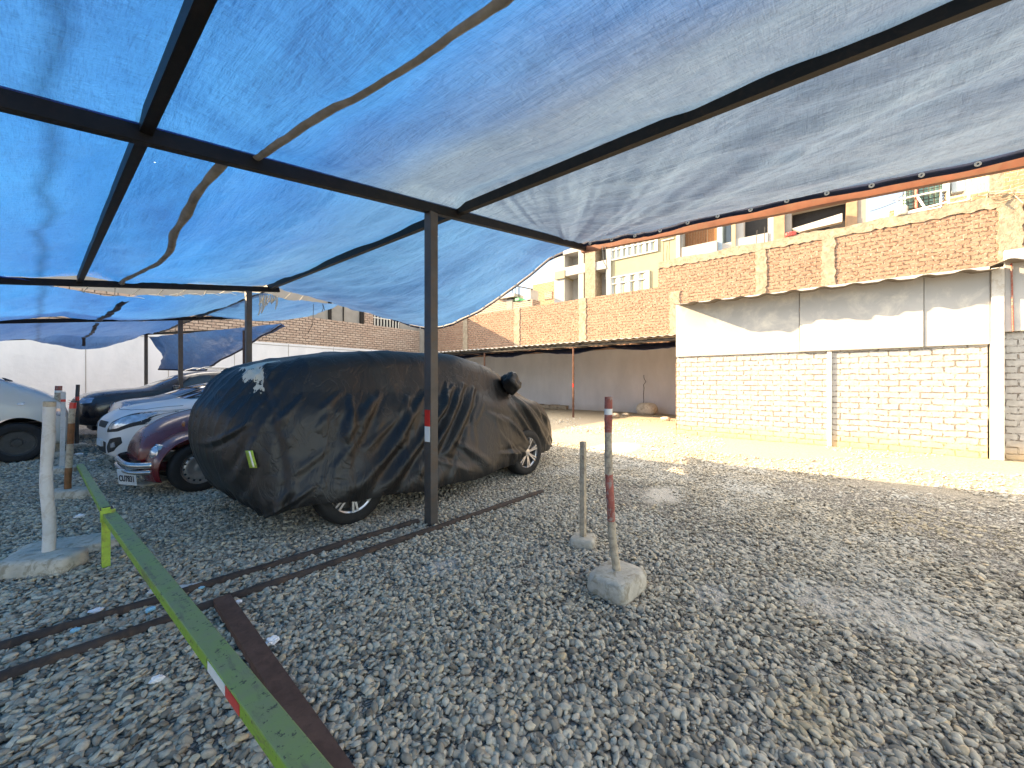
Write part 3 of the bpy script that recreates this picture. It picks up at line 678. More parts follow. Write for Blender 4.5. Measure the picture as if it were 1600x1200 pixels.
# wires with a scrap of orange cloth
m = MB()
def sagw(a, b, s, n=12): return [a.lerp(b, i/n)-Vector((0, 0, s*4*(i/n)*(1-i/n))) for i in range(n+1)]
A_ = PX(1360, 330, WX+1.5); B_ = PX(1470, 276, WX+.6); m.tube(sagw(A_, B_, .12), .01, 4); m.tube(sagw(PX(1395, 314, WX+1.2), PX(1432, 281, WX+.3), .1), .01, 4)
o = m.build('cable', M['wire'], loc=tuple(A_)); tag(o, 'thin dark cable slung above the high brick wall', 'cable')
m = MB(); pp = [PX(u, v, WX+.9) for u, v in ((1407, 313), (1411, 306), (1418, 301), (1425, 298), (1423, 304), (1415, 308))]
m.add(pp+[q+Vector((.05, 0, 0)) for q in pp], [tuple(range(6)), tuple(range(6, 12))[::-1]]+[(i, (i+1) % 6, 6+(i+1) % 6, 6+i) for i in range(6)]); o = m.build('cloth_scrap', M['orange_lens'], loc=tuple(pp[0])); tag(o, 'orange and white cloth scrap caught on a cable against the sky', 'cloth')
m = MB()
for k in range(12):
    a = Vector((WX, -4.15+random.uniform(-.4, .4), 6.6)); m.tube([a, a+Vector((random.uniform(-.2, .1), random.uniform(-.7, .7), random.uniform(-.15, .35))), a+Vector((random.uniform(-.3, .2), random.uniform(-1.2, 1.2), random.uniform(-.25, .3)))], .014, 4)
wpart(m, 'bent_rods', M['weathered_wood'], wall)

# ================================================================= CANOPY FRAME
def zr(x): return 2.735+.15*x
cf = thing('canopy_frame', 'dark steel parking canopy frame of posts, cross beams and purlins', 'canopy frame', (2.44, 3, 0))
POSTY = [2.99, 8.15, 13.38, 18.5]
for i, y in enumerate(POSTY):
    m = MB(); m.box((2.395, y-.05, 0), (2.485, y+.05, zr(2.44)-.045)); po = wpart(m, 'post', M['grey_steel'], cf, bevel=.004)
    m = MB(); m.box((2.389, y-.04, .98 if i else .97), (2.394, y+.035, 1.13)); m2 = MB(); m2.box((2.389, y-.04, .82), (2.394, y+.035, .969 if not i else .979))
    l = local(cf)
    for mm, mt in ((m, 'reflective_red'), (m2, 'reflective_white')):
        if i in (0, 2): mm.v = [tuple(Vector(v)-l) for v in mm.v]; mm.build('reflector', M[mt], po)
    xe = [5.6, 2.95, 5.1, 5.0][i]; xs = -4.6
    m = MB(); m.bar((xs, y, zr(xs)), (xe, y, zr(xe)), .06, .09); wpart(m, 'cross_beam', M['black_steel'], cf, bevel=.004)
m = MB(); m.bar((-4.6, -2.2, zr(-4.6)), (5.6, -2.2, zr(5.6)), .06, .09); wpart(m, 'cross_beam', M['black_steel'], cf)
for x, ya, yb in ((.39, -2.2, 8.15), (2.79, -2.2, 18.5), (-2.1, -2.2, 18.5)):
    m = MB(); m.bar((x, ya, zr(x)+.045), (x, yb, zr(x)+.045), .055, .09); wpart(m, 'purlin', M['black_steel'], cf)
m = MB(); m.bar((5.6, -2.6, 3.35), (5.6, 3.05, 3.56), .07, .11); wpart(m, 'edge_beam', M['orange_primer'], cf)
m = MB(); m.box((2.6, 8.0, .0), (2.68, 8.1, 2.45)); 
m = MB(); m.box((2.40, 8.25, 0), (2.48, 8.33, 2.35)); wpart(m, 'post', M['rust'], cf)

# ---- tarpaulins
SE = [(3.0, 3.56), (3.57, 3.47), (4.25, 3.15), (5.17, 2.81), (5.95, 2.63), (6.7, 2.6), (7.4, 2.72), (7.75, 2.85), (8.3, 2.97)]
def interp(tab, y):
    if y <= tab[0][0]: return tab[0][1]
    for (a, b), (c, d) in zip(tab, tab[1:]):
        if y <= c: return b+(d-b)*(y-a)/(c-a)
    return tab[-1][1]
def sag(f): return 4*f*(1-f)
def wr(x, y, a=1.): # folds and ripples in the sheet
    s = .035*nz(x*1.3, y*.35, 3, 1.6)+.02*nz(x*2.6+y*.8, y*.5, 7, 2.0)+.010*nz(x*5+y*1.1, y*1.0, 9, 2.2)
    return s*a
LINES = [-4.5, -2.1, .39, 2.79, 5.45]
def pin(z, x, y):
    k = min(1, abs(y-2.99)/.3+max(0, (x-4.3)/.9)); k = k*k*(3-2*k); return z*k+(zr(x)+.055)*(1-k)
def xs_sag(x, amt=.09):
    for a, b in zip(LINES, LINES[1:]):
        if a <= x <= b: return amt*sag((x-a)/(b-a))
    return 0
def tarp0(x, y):
    fy = min(1, max(0, (y+2.3)/5.3)); z = zr(x)+.115-.10*sag(fy)*(.35+xs_sag(x, 1)*.65)-xs_sag(x, .05)
    if x > 2.79:
        f = (x-2.79)/(5.45-2.79); z += -(.085+.03*(3-y))*f**2-.12*sag(f)*sag(fy)
    # pinched seam droops a little
    z -= .07*math.exp(-((x-.98)/.22)**2)*(.4+.6*sag(fy))
    if x > 2.3:   # tension folds fanning out of the far corner
        g = min(1, (x-2.3)/1.0); ph = math.atan2(5.9-x, 3.5-y); r_ = math.hypot(5.9-x, 3.5-y)
        z += g*(.045*nz(ph*9, r_*.25, 2)+.034*abs(nz(ph*19, r_*.4, 6))+.012*abs(nz(ph*43, r_*.8, 16))+.05*abs(nz(x*3.2+.25*y, y*.22, 41))+.022*abs(nz(x*8+.6*y, y*.5, 51)))*min(1, r_/1.5)
    if x < 3.2:
        g = min(1, (3.2-x)/1.0); ph = math.atan2(x+3, 3.6-y); z += g*(.018*nz(ph*8, x*.4, 12)+.016*nz(x*2.2-y*1.6, (x+y)*.35, 31))
    return pin(z+wr(x, y), x, y)
def tarp1(x, y):
    fy = min(1, max(0, (y-3.05)/5.15)); z = zr(x)+.115-xs_sag(x, .06)-.12*sag(fy)*(.3+xs_sag(x, 1)*.7)
    if x > 2.79:
        f = (x-2.79)/(5.4-2.79); e = interp(SE, y); z = (zr(2.79)+.1)*(1-f)+e*f-.10*sag(f)*sag(fy)
        z += (.035*nz(f*7+.3*y, y*.28, 4)+.018*abs(nz(f*17, y*.5, 8)))*min(1, f*3)*(.3+.7*sag(fy))
    else: z += .02*nz(x*.7+y*1.9, x*1.1-y*.3, 17)
    z -= .06*math.exp(-((x-.9)/.2)**2)*(.4+.6*sag(fy))
    return pin(z+wr(x, y, 1.2), x, y)
def tarp2(x, y):
    fy = min(1, max(0, (y-8.6)/4.8)); z = zr(x)+.09-xs_sag(x, .08)-.16*sag(fy)*(.3+xs_sag(x, 1)*.7)
    z -= .16*(1-fy)**2*min(1, max(-.3, (x+.2)/.5))*(.7+.3*math.sin(x*2.2))
    if x > 2.79: z -= .1*(x-2.79)/1.8
    return z+wr(x, y+20, 1.2)
def tarp3(x, y):
    fy = min(1, max(0, (y-13.45)/5.1)); z = zr(x)+.08-xs_sag(x, .1)-.14*sag(fy)
    if fy > .85 and x > -.3: z -= .42*((fy-.85)/.15)**1.2*abs(math.sin((x+.3)/2.75*math.pi))
    return z+wr(x, y+50, 1.2)
def make_tarp(fn, x0, x1, y0, y1, nx, ny, mat, label, xe=None, wob=0., y0b=None, y1b=None, hole=None):
    t_ = thing('tarpaulin', label, 'tarpaulin', ((x0+x1)/2, (y0+y1)/2, 3), group=None)
    def f(a, b):
        y = y0+(y1-y0)*b; xr_ = (xe(y) if xe else x1)
        x = x0+(xr_-x0)*a; y += (y0b(x)*(1-b)**6 if y0b else 0)-(y1b(x)*b**8 if y1b else 0); y += wob*math.sin(x*5+1)*(1 if b == 0 else 0)
        return (x, y, fn(x, y))
    m = MB(); m.grid(f, nx, ny)
    if hole: m.f = [q for q in m.f if not hole(m.v[q[0]])]; m.mi = m.mi[:len(m.f)]
    sh = wpart(m, 'sheet', M[mat], t_, smooth=True)
    return t_
T0 = make_tarp(tarp0, -4.6, 5.45, -2.35, 3.02, 300, 190, 'tarp_sheen', 'nearest blue tarpaulin, stretched over the first canopy bay overhead')
T1 = make_tarp(tarp1, -4.6, 5.4, 2.965, 8.25, 260, 150, 'tarp_blue', 'second blue tarpaulin, its free side edge drooping behind the front post')
T2 = make_tarp(tarp2, -4.6, 4.5, 8.5, 13.35, 200, 110, 'tarp_blue', 'third blue tarpaulin, with an open gap along its front edge', xe=lambda y: 4.45+.5*(y-8.5)/4.85, y0b=lambda x: -.45*min(1, max(0, (.3-x)/.4)))
T3 = make_tarp(tarp3, -4.6, 2.6, 13.42, 18.6, 160, 90, 'tarp_old', 'furthest darker blue tarpaulin, scalloped at its back edge')
# hems and eyelets
def hem(par, pts, wdt, drop, mat='navy_tarp', eye=None):
    m = MB(); n = len(pts)
    def f(a, b):
        i = int(round(a*(n-1))); p = pts[i]; return p+Vector((0.02-.0*b, 0, -drop*b+.01))+Vector((-wdt*(1-abs(2*b-1))*.2, 0, 0))
    m.grid(f, n, 4); wpart(m, 'hem', M[mat], par, smooth=True)
    if eye:
        for i in range(eye//2, n, eye):
            p = pts[i]+Vector((-.004, 0, -drop*.5)); m = MB()
            m.lathe([(.008, .0), (.018, -.006), (.024, 0), (.018, .006)], 12, (p.x-.016, p.y, p.z), 'x', True); wpart(m, 'eyelet', M['reflective_white'], par, smooth=True)
pts = [Vector((5.45, y, tarp0(5.45, y))) for y in np.linspace(3.0, -2.3, 90)]; hem(T0, pts, .05, .075, eye=6)
pts = [Vector((5.4, y, tarp1(5.4, y))) for y in np.linspace(3.3, 8.25, 90)]; hem(T1, pts, .05, .06, eye=7)
# grey seam strips sewn under the sheets
def strip(par, fn, xs, y0, y1, wd, mat='seam_grey', n=80):
    m = MB()
    def f(a, b):
        y = y0+(y1-y0)*a; x = xs(y)+wd*(b-.5)*(1+.35*nz(y, 5, 0, 3)); return (x, y, fn(x, y)-.022-.018*sag(b)-.006*nz(y, b, 0, 12))
    m.grid(f, n, 5); wpart(m, 'seam_strip', M[mat], par, smooth=True)
strip(T0, tarp0, lambda y: 1.02+.05*math.sin(y*1.7)-.04*y/3+.02*nz(y, 0, 0, 4), -2.2, 3.0, .055)
strip(T1, tarp1, lambda y: .84+.04*math.sin(y*1.3)+.05*nz(y, 1, 0, 1.5), 3.1, 8.1, .06)
strip(T2, tarp2, lambda y: .9+.05*nz(y, 1, 0, 2), 8.8, 13.2, .09, 'navy_tarp')
strip(T3, tarp3, lambda y: .95+.05*nz(y, 1, 0, 2), 13.6, 18.3, .07, 'navy_tarp')
# flap hanging down beside the far bays
flap = thing('tarpaulin', 'blue tarpaulin flap hanging down like a curtain beside the black car', 'tarpaulin', (3.5, 16, 2))
cA = Vector((2.5, 18.4, 2.98)); cB = Vector((4.95, 13.5, 3.28)); cC = Vector((3.55, 16.2, 1.78)); cD = Vector((2.75, 18.3, 1.85))
def f(a, b):
    top = cA.lerp(cB, a); 
    bot = cD.lerp(cC, a/.42) if a < .42 else cC.lerp(cB+Vector((0, 0, -.05)), (a-.42)/.58)
    p = top.lerp(bot, b); s = .07*math.sin(a*24+b*4)*(.2+b*(1-a))+.09*nz(a*6, b*1.5, 0, 2)+.04*abs(nz(a*16-b*3, b*2, 4, 1.5))
    return p+Vector((.3*sag(b)*.4+s, s*.5, -.06*sag(b)))
m = MB(); m.grid(f, 90, 40); wpart(m, 'sheet', M['tarp_old'], flap, smooth=True)
m = MB(); m.tube([f(a, 1.) for a in np.linspace(.02, 1, 50)], .03, 6); wpart(m, 'hem', M['navy_tarp'], flap)
# lashing ropes
def rope(label, paths, name='rope', r=.006, mat='rope', loc=None):
    m = MB()
    for p in paths: m.tube(p, r, 5)
    o = m.build(name, M[mat], loc=tuple(paths[0][0])); return tag(o, label, 'rope')
ps = []
for k in range(9):
    a = PY(406+k*3.0, 461, 8.2); b = PY(404+k*3.2+random.uniform(-3, 3), 478+random.uniform(-8, 12), 8.22); c_ = PY(409+k*3.0, 463+random.uniform(-1, 3), 8.25)
    ps.append([a, a.lerp(b, .5)+Vector((.02*math.sin(k), 0, -.01)), b, b.lerp(c_, .5)+Vector((.03, .02, 0)), c_])
ps.append([PY(412, 470, 8.18), PY(407, 484, 8.18), PY(403, 493, 8.18)])
rope('tangle of white rope hanging from the beam beside the second post', ps, r=.009)
ps = []
for k in range(13):
    x = .2+k*.27; a = Vector((x, 8.15, zr(x)-.05)); b = Vector((x+random.uniform(-.08, .08), 8.5, tarp2(x, 8.5))); ps.append([a+Vector((0, 0, .1)), a, b])
for k in range(7): x = .9+k*.25; ps.append([Vector((x, 8.48, tarp2(x, 8.5))), Vector((x+.1, 8.46, tarp2(x, 8.5)+.06*random.random())), Vector((x+.2, 8.48, tarp2(x, 8.5)))])
lace = thing('lacing', 'white lacing cord tying the third tarpaulin to the cross beam', 'rope', tuple(ps[0][0]))
for p_ in ps:
    m = MB(); m.tube(p_, .005, 5); wpart(m, 'cord', M['rope'], lace)
rope('two thin cords dangling from the third tarpaulin edge', [[PY(490, 475, 8.6), PY(489, 500, 8.6), PY(488, 508, 8.6), PY(481, 520, 8.6)], [PY(504, 474, 8.6), PY(505, 482, 8.6), PY(503, 487, 8.6)], [PY(504, 474, 8.6), PY(506, 480, 8.6), PY(507, 485, 8.6)]], r=.006, mat='wire')
rope('frayed cord hanging from the far corner of the first bay', [[Vector((5.5, 2.6, 3.48)), Vector((5.52, 2.58, 3.2)), Vector((5.5, 2.6, 2.98))], [Vector((5.5, 2.65, 3.5)), Vector((5.49, 2.62, 3.25)), Vector((5.5, 2.55, 3.12))]], r=.006)
# ================================================================= YARD HARDWARE
def bar_thing(name, label, cat, pts, w_, h_, mat, **k):
    m = MB()
    for a, b in zip(pts, pts[1:]): m.bar(a, b, w_, h_)
    o = m.build(name, M[mat], loc=tuple(pts[0]), bevel=k.pop('bevel', .003)); return tag(o, label, cat, **k)
def strip_rail(label, a, b, n=14):
    m = MB(); a = Vector(a); b = Vector(b)
    def f(s, t):
        p = a.lerp(b, s); ang = t*math.pi
        return p+Vector((0, math.cos(ang)*.034, .014+math.sin(ang)*.034))+Vector((0, .012*nz(s*6, 1, 0, 1), .004*nz(s*9, 4, 0, 1)))
    m.grid(f, 60, 9); o = m.build('guide_rail', M['dark_rust'], loc=tuple(a), smooth=True); return tag(o, label, 'rail', 'rails half sunk in the gravel')
strip_rail('rusty rail in the gravel, the one ending at the foot of the front post', (-1.6, 3.45, .0), (2.38, 3.12, .0))
strip_rail('rusty rail in the gravel, the longer one running in front of the post', (-1.6, 3.08, .0), (4.0, 2.745, .0))
# barrier: green box beam on a short post, older dusty length beyond
gb = thing('barrier', 'low lime green barrier beam on a short post crossing the gravel', 'barrier', (.35, 4.16, 0))
def bx(y): return .352+.0302*(4.16-y)
m = MB(); m.bar((bx(-1.2), -1.2, .37), (.35, 4.2, .395), .075, .05); beam = wpart(m, 'beam', M['green_bar'], gb, bevel=.005)
m = MB(); m.bar((.35, 4.23, .385), (.37, 7.6, .30), .06, .045); wpart(m, 'beam', M['green_bar'], gb, bevel=.005)
m = MB(); m.bar((.352, 4.22, .386), (.352, 4.42, .386), .066, .051); wpart(m, 'rusty_joint', M['rust'], gb)
m = MB(); m.box((.31, 4.17, 0), (.315, 4.225, .46)); m.box((.315, 4.17, 0), (.355, 4.176, .46)); wpart(m, 'post', M['lime_paint'], gb)
m = MB(); m.box((.30, 4.155, .36), (.38, 4.165, .445)); wpart(m, 'plate', M['lime_paint'], gb)
def on_beam(y0, y1, mat):
    m = MB(); l = local(gb)
    def z(y): return .37+(.395-.37)*(y+1.2)/5.4
    vs = [(bx(y0)-.0395, y0, z(y0)-.018), (bx(y1)-.0395, y1, z(y1)-.018), (bx(y1)-.0395, y1, z(y1)+.018), (bx(y0)-.0395, y0, z(y0)+.018)]
    vs = [tuple(Vector(v)-l) for v in vs]; m.add(vs+[(v[0]+.002, v[1], v[2]) for v in vs], [(0, 1, 2, 3), (7, 6, 5, 4), (0, 4, 5, 1), (2, 6, 7, 3), (1, 5, 6, 2), (3, 7, 4, 0)]); m.build('reflector', M[mat], beam)
def ybeam(u, v): return PX(u, v, .39).y
on_beam(ybeam(350, 1047), ybeam(326, 1010), 'reflective_white'); on_beam(ybeam(370, 1068), ybeam(350.5, 1047.5), 'reflective_red')
# rusty channel lying loose
a = G(346, 932, .05); b = G(535, 1215, .05); d = (b-a).normalized(); b = b+d*.5
s_ = d.cross(Vector((0, 0, 1)))
m = MB(); m.bar(a, b, .088, .006); m2 = a
m.bar(a-s_*.042-Vector((0, 0, .018)), b-s_*.042-Vector((0, 0, .018)), .005, .036); m.bar(a+s_*.042-Vector((0, 0, .018)), b+s_*.042-Vector((0, 0, .018)), .005, .036)
o = m.build('steel_channel', M['rust'], loc=tuple(a)); tag(o, 'rusty brown steel channel lying loose on the gravel beside the green barrier', 'steel bar')
a = G(232, 925, .03); b = G(325, 912, .02); m = MB(); m.bar(a, b, .05, .012); m.bar(G(312, 915, .02), G(322, 914, .03), .03, .01); o = m.build('wood_scrap', M['white_paint'], loc=tuple(a)); tag(o, 'thin pale board scrap lying along the rail behind the green barrier', 'board')

def wobble_pole(m, base, top, r0, r1, seed, kink=0, n=16, sides=12, bend=.02):
    pts = []; rs = []; base = Vector(base); top = Vector(top)
    for i in range(n+1):
        t = i/n; p = base.lerp(top, t); p += Vector((bend*nz(t*2.5, seed), bend*nz(t*2.5, seed+9), 0)); 
        if kink: p += Vector((-kink*math.sin(t*math.pi)*.7, kink*math.sin(t*math.pi), 0))
        pts.append(p); rs.append((r0+(r1-r0)*t)*(1+.08*nz(t*6, seed+3)))
    return pts, rs
def bollard(label, base, top, r, bands, blk, blkrz, seed, kink=0, square=False, bandr=True):
    """bands: list of (t0, t1, material); blk: block size"""
    t_ = thing('bollard', label, 'bollard', (base[0], base[1], 0), group='homemade parking bollards on concrete feet')
    L = Vector((base[0], base[1], 0)); h = blk[2]
    pts, rs = wobble_pole(None, Vector(base)-L+Vector((0, 0, h-.04)), Vector(top)-L, r, r*.93, seed, kink, 30, 12, 0 if square else .02)
    for t0, t1, mt in bands:
        i0 = int(round(t0*30)); i1 = int(round(t1*30)); m = MB()
        if square: 
            for k in range(i0, i1): pass
            m.bar(pts[i0], pts[i1], r*1.7, r*1.7)
        else: m.tube(pts[i0:i1+1], rs[i0:i1+1], 12)
        m.build('pole' if mt not in ('red_paint', 'reflective_red', 'reflective_white', 'faded_red') else 'painted_band', M[mt], t_, smooth=False if square else 50, bevel=.003 if square else 0)
    b = rock('foot', (blk[3] if len(blk) > 3 else 0, blk[4] if len(blk) > 4 else 0, 0), blk[:3], 'concrete', None, None, seed, .8, blkrz); b.parent = t_
    return t_
# in front, red and white
p = G(966, 905); tp = PD(951, 620, 2.585); bs_ = PD(965, 893, 2.585)
bollard('crooked wooden bollard with faded red bands and a white stripe, right of the covered car', (bs_.x, bs_.y, 0), tp, .027,
        [(0, .3, 'weathered_wood'), (.3, .57, 'faded_red'), (.57, .8, 'weathered_wood'), (.8, .9, 'faded_red'), (.9, .94, 'reflective_white'), (.94, 1, 'faded_red')], (.36, .29, .15), R(-6), 3, .02)
bs_ = PD(911, 838, 3.3); tp = PD(911, 690, 3.3)
bollard('short square pale timber bollard standing behind the red and white one', (bs_.x, bs_.y, 0), tp, .026, [(0, 1, 'weathered_wood')], (.2, .2, .09), R(20), 4, 0, True)
bs_ = PD(76, 868, 2.9); tp = PD(80, 627, 2.9)
bollard('white painted log bollard on a wide concrete slab, nearest at the left', (bs_.x, bs_.y, 0), tp, .036, [(0, .93, 'white_paint'), (.93, .97, 'white_paint'), (.97, 1, 'weathered_wood')], (.46, .25, .14, -.035, -.045), YAW-R(90)+R(12), 5, .02)
bs_ = PD(106, 761, 4.62); tp = PD(113, 629, 4.62)
bollard('bollard with a bright red top and a rusty brown middle, beside the white van', (bs_.x, bs_.y, 0), tp, .031, [(0, .27, 'brown_wood'), (.27, .52, 'weathered_wood'), (.52, .76, 'brown_wood'), (.76, .93, 'weathered_wood'), (.93, 1, 'reflective_red')], (.45, .22, .13, .03, 0), YAW-R(90)+R(3), 6, .0)
bs_ = PD(97, 730, 5.9); tp = PD(99, 612, 5.9)
bollard('pale grey square bollard with a small red mark, just behind the red topped one', (bs_.x, bs_.y, 0), tp, .03, [(0, .85, 'white_paint'), (.85, .9, 'reflective_red'), (.9, 1, 'white_paint')], (.3, .25, .12), R(-40), 7, 0, True)
bs_ = PD(90, 706, 7.2); tp = PD(91, 603, 7.2)
bollard('grey log bollard with a chipped red and white top behind the white log', (bs_.x, bs_.y, 0), tp, .05, [(0, .9, 'weathered_wood'), (.9, .95, 'reflective_white'), (.95, 1, 'faded_red')], (.3, .3, .12), 0, 8)
bs_ = PD(120, 698, 8.2); tp = PD(121, 601, 8.2)
bollard('thin grey bollard with a red band, standing before the black car', (bs_.x, bs_.y, 0), tp, .033, [(0, .75, 'grey_steel'), (.75, .8, 'reflective_red'), (.8, 1, 'grey_steel')], (.3, .3, .1), 0, 9)
bs_ = PD(58, 640, 14.); tp = PD(58, 597, 14.)
bollard('distant thin post with a dark red top, showing above the van bonnet', (bs_.x, bs_.y, 0), tp, .03, [(0, .7, 'grey_steel'), (.7, 1, 'red_paint')], (.3, .3, .1), 0, 10)
q = G(128, 862); rock('concrete_slab', (q.x-.05, q.y+.1, 0), (.62, .34, .09), 'concrete', 'flat concrete slab lying behind the foot of the white log bollard', 'slab', 21, .75, YAW-R(90)+R(30))
q = G(240, 757); rock('concrete_slab', (q.x, q.y, 0), (.32, .25, .06), 'concrete', 'small flat stone slab under the bumper of the dark red car', 'slab', 22, .7, .3)
# litter
def litter(u, v, s, mat, label, k, flat=.6):
    bm = bmesh.new(); bmesh.ops.create_icosphere(bm, subdivisions=3, radius=1)
    for vv in bm.verts:
        n = nz(vv.co.x+k*3, vv.co.y, vv.co.z, 1.8)*.5+abs(nz(vv.co.x, vv.co.y+k, vv.co.z, 4))*.45; vv.co *= (1+n); vv.co.z *= flat
    me = bpy.data.meshes.new('litter'); bm.to_mesh(me); bm.free(); me.materials.append(M[mat]); o = bpy.data.objects.new('paper_scrap', me); C.objects.link(o)
    p = G(u, v); o.location = (p.x, p.y, .03); o.scale = (s, s*.8, s); tag(o, label, 'litter')
litter(425, 1010, .03, 'paper', 'crumpled white paper beside the loose rusty channel', 1)
litter(372, 948, .019, 'paper', 'small white paper ball beside the end of the rusty channel', 2)
litter(245, 1071, .022, 'paper', 'white crumpled scrap left of the green barrier in the foreground', 3)
litter(150, 961, .03, 'paper', 'flat white scrap lying against the rail left of the barrier', 5, .3)
litter(235, 960, .022, 'blue_scrap', 'light blue scrap between the rails near the barrier', 6, .5)
litter(117, 993, .018, 'blue_scrap', 'light blue scrap furthest left between the rails', 7, .5)
litter(124, 811, .03, 'paper', 'white pebble sized scrap behind the white log bollard', 8, .6)
litter(315, 925, .014, 'blue_scrap', 'tiny blue scrap by the pale board on the rail', 9, .5)
litter(267, 737, .05, 'paper', 'white angular scrap standing beside the front wheel of the dark red car', 11, .9)
litter(123, 712, .05, 'paper', 'white scrap on dark ground in front of the white hatchback', 12, .35)
litter(145, 722, .035, 'paper', 'small white scrap nearer than the other one before the white hatchback', 13, .35)

# ================================================================= VEHICLES
def wheel(par, x, y, r, wd, style, side, steer=0):
    """side: -1 faces -y, +1 faces +y (local).  rim mesh with tyre child"""
    rim = MB(); rr = r*.66; ou = side*wd/2
    rim.lathe([(rr, ou*.95), (rr*1.02, ou*.8), (rr*.93, ou*.72), (rr*.88, ou*.2), (rr*.86, -ou*.6)], 40)
    if style == 'steel':
        rim.lathe([(rr*.9, ou*.7), (rr*.80, ou*.62), (rr*.74, ou*.72), (rr*.6, ou*.76), (rr*.5, ou*.66), (rr*.3, ou*.55), (rr*.24, ou*.62), (.001, ou*.66)], 40)
    elif style == 'dark':
        rim.lathe([(rr*.9, ou*.6), (rr*.7, ou*.5), (rr*.5, ou*.62), (rr*.27, ou*.5), (rr*.25, ou*.75), (.001, ou*.78)], 32)
        for k in range(5):
            a = 2*math.pi*k/5; rim.lathe([(.016, ou*.55), (.014, ou*.68), (.001, ou*.7)], 8, (math.cos(a)*rr*.38, 0, math.sin(a)*rr*.38))
    else:
        n = 7
        for k in range(n):
            a = 2*math.pi*k/n+.3
            for o_ in (-.11, .11):
                p = Vector((math.cos(a+o_*.5)*rr*.18, ou*.72, math.sin(a+o_*.5)*rr*.18)); q = Vector((math.cos(a+o_)*rr*.95, ou*.86, math.sin(a+o_)*rr*.95))
                rim.bar(p, q, .022, .03, (0, 1, 0))
        rim.lathe([(rr*.24, ou*.5), (rr*.24, ou*.86), (rr*.15, ou*.9), (.001, ou*.9)], 24)
    mt = M['steel_rim' if style == 'steel' else 'dark_rim' if style == 'dark' else 'alloy']
    o = rim.build('wheel', mt, par, smooth=40); o.location = (x, y, r); o.rotation_euler.z = steer
    ty = MB(); h = wd/2
    ty.lathe([(rr*.98, h*.93), (r*.78, h*1.04), (r*.9, h*1.02), (r*.965, h*.85), (r*.99, h*.5), (r, 0), (r*.99, -h*.5), (r*.965, -h*.85), (r*.9, -h*1.02), (r*.78, -h*1.04), (rr*.98, -h*.93)], 48)
    t = ty.build('tyre', M['tyre'], o, smooth=50)
    bk = MB(); bk.lathe([(rr*.85, ou*.25), (.001, ou*.25)], 24); bk.build('brake_disc', M['dark_rim'], o)
    if style == 'steel':
        hl = MB()
        for k in range(16):
            a = 2*math.pi*k/16; c = Vector((math.cos(a)*rr*.79, ou*.70, math.sin(a)*rr*.79)); tdir = Vector((-math.sin(a), 0, math.cos(a)))
            hl.bar(c-tdir*.011, c+tdir*.011, .022, .012, (0, 1, 0))
        hl.build('slots', M['dark_void'], o)
    return o
def loft(name, stations, mat, par, sub=2, wheels=(), wellr=0, cuts=None):
    """stations: list of (x, [(y,z)...]) half sections from bottom centre to top centre"""
    n = len(stations[0][1]); vs = []; 
    for x, pr in stations:
        full = pr+[(-y, z) for y, z in reversed(pr[1:-1])]
        vs += [(x, y, z) for y, z in full]
    k = 2*n-2; fs = []
    for i in range(len(stations)-1):
        for j in range(k): fs.append((i*k+j, i*k+(j+1) % k, (i+1)*k+(j+1) % k, (i+1)*k+j))
    fs.append(tuple(range(k))[::-1]); fs.append(tuple((len(stations)-1)*k+j for j in range(k)))
    m = MB(); m.add(vs, fs); o = m.build(name, [M[mat], M['dark_void']], par, smooth=True)
    md = o.modifiers.new('s', 'SUBSURF'); md.levels = sub; md.render_levels = sub
    dels = []
    for (x, r) in wheels:
        c = MB(); c.lathe([(.001, -2), (r, -2), (r, 2), (.001, 2)], 40, (x, 0, wellr)); co = c.build('cutter', [M['dark_void']]); co.parent = par
        b = o.modifiers.new('b', 'BOOLEAN'); b.operation = 'DIFFERENCE'; b.object = co; b.solver = 'EXACT'; dels.append(co)
    bpy.context.view_layer.update()
    me = bpy.data.meshes.new_from_object(o.evaluated_get(bpy.context.evaluated_depsgraph_get()), depsgraph=bpy.context.evaluated_depsgraph_get())
    o.modifiers.clear(); o.data = me; me.name = name
    for d in dels: bpy.data.objects.remove(d)
    me.set_sharp_from_angle(angle=R(38))
    if len(me.materials) < 2: me.materials.append(M['dark_void'])
    # wheel well faces: those lying on the cutter cylinders
    for p in me.polygons:
        for (x, r) in wheels:
            c = p.center
            if abs(math.hypot(c.x-x, c.z-wellr)-r) < .012 and abs(p.normal.y) < .35 and (p.normal.x*(c.x-x)+p.normal.z*(c.z-wellr)) < 0: p.material_index = len(me.materials)-1
    if wheels:   # dark floor pan inside so nothing shows through the arches
        m = MB(); x0 = min(s[0] for s in stations); x1 = max(s[0] for s in stations)
        m.box((x0+.25, -.5, .22), (x1-.3, .5, .62)); m.build('underbody', M['dark_void'], par)
    bvh = BVHTree.FromPolygons([v.co.copy() for v in me.vertices], [tuple(p.vertices) for p in me.polygons])
    return o, bvh
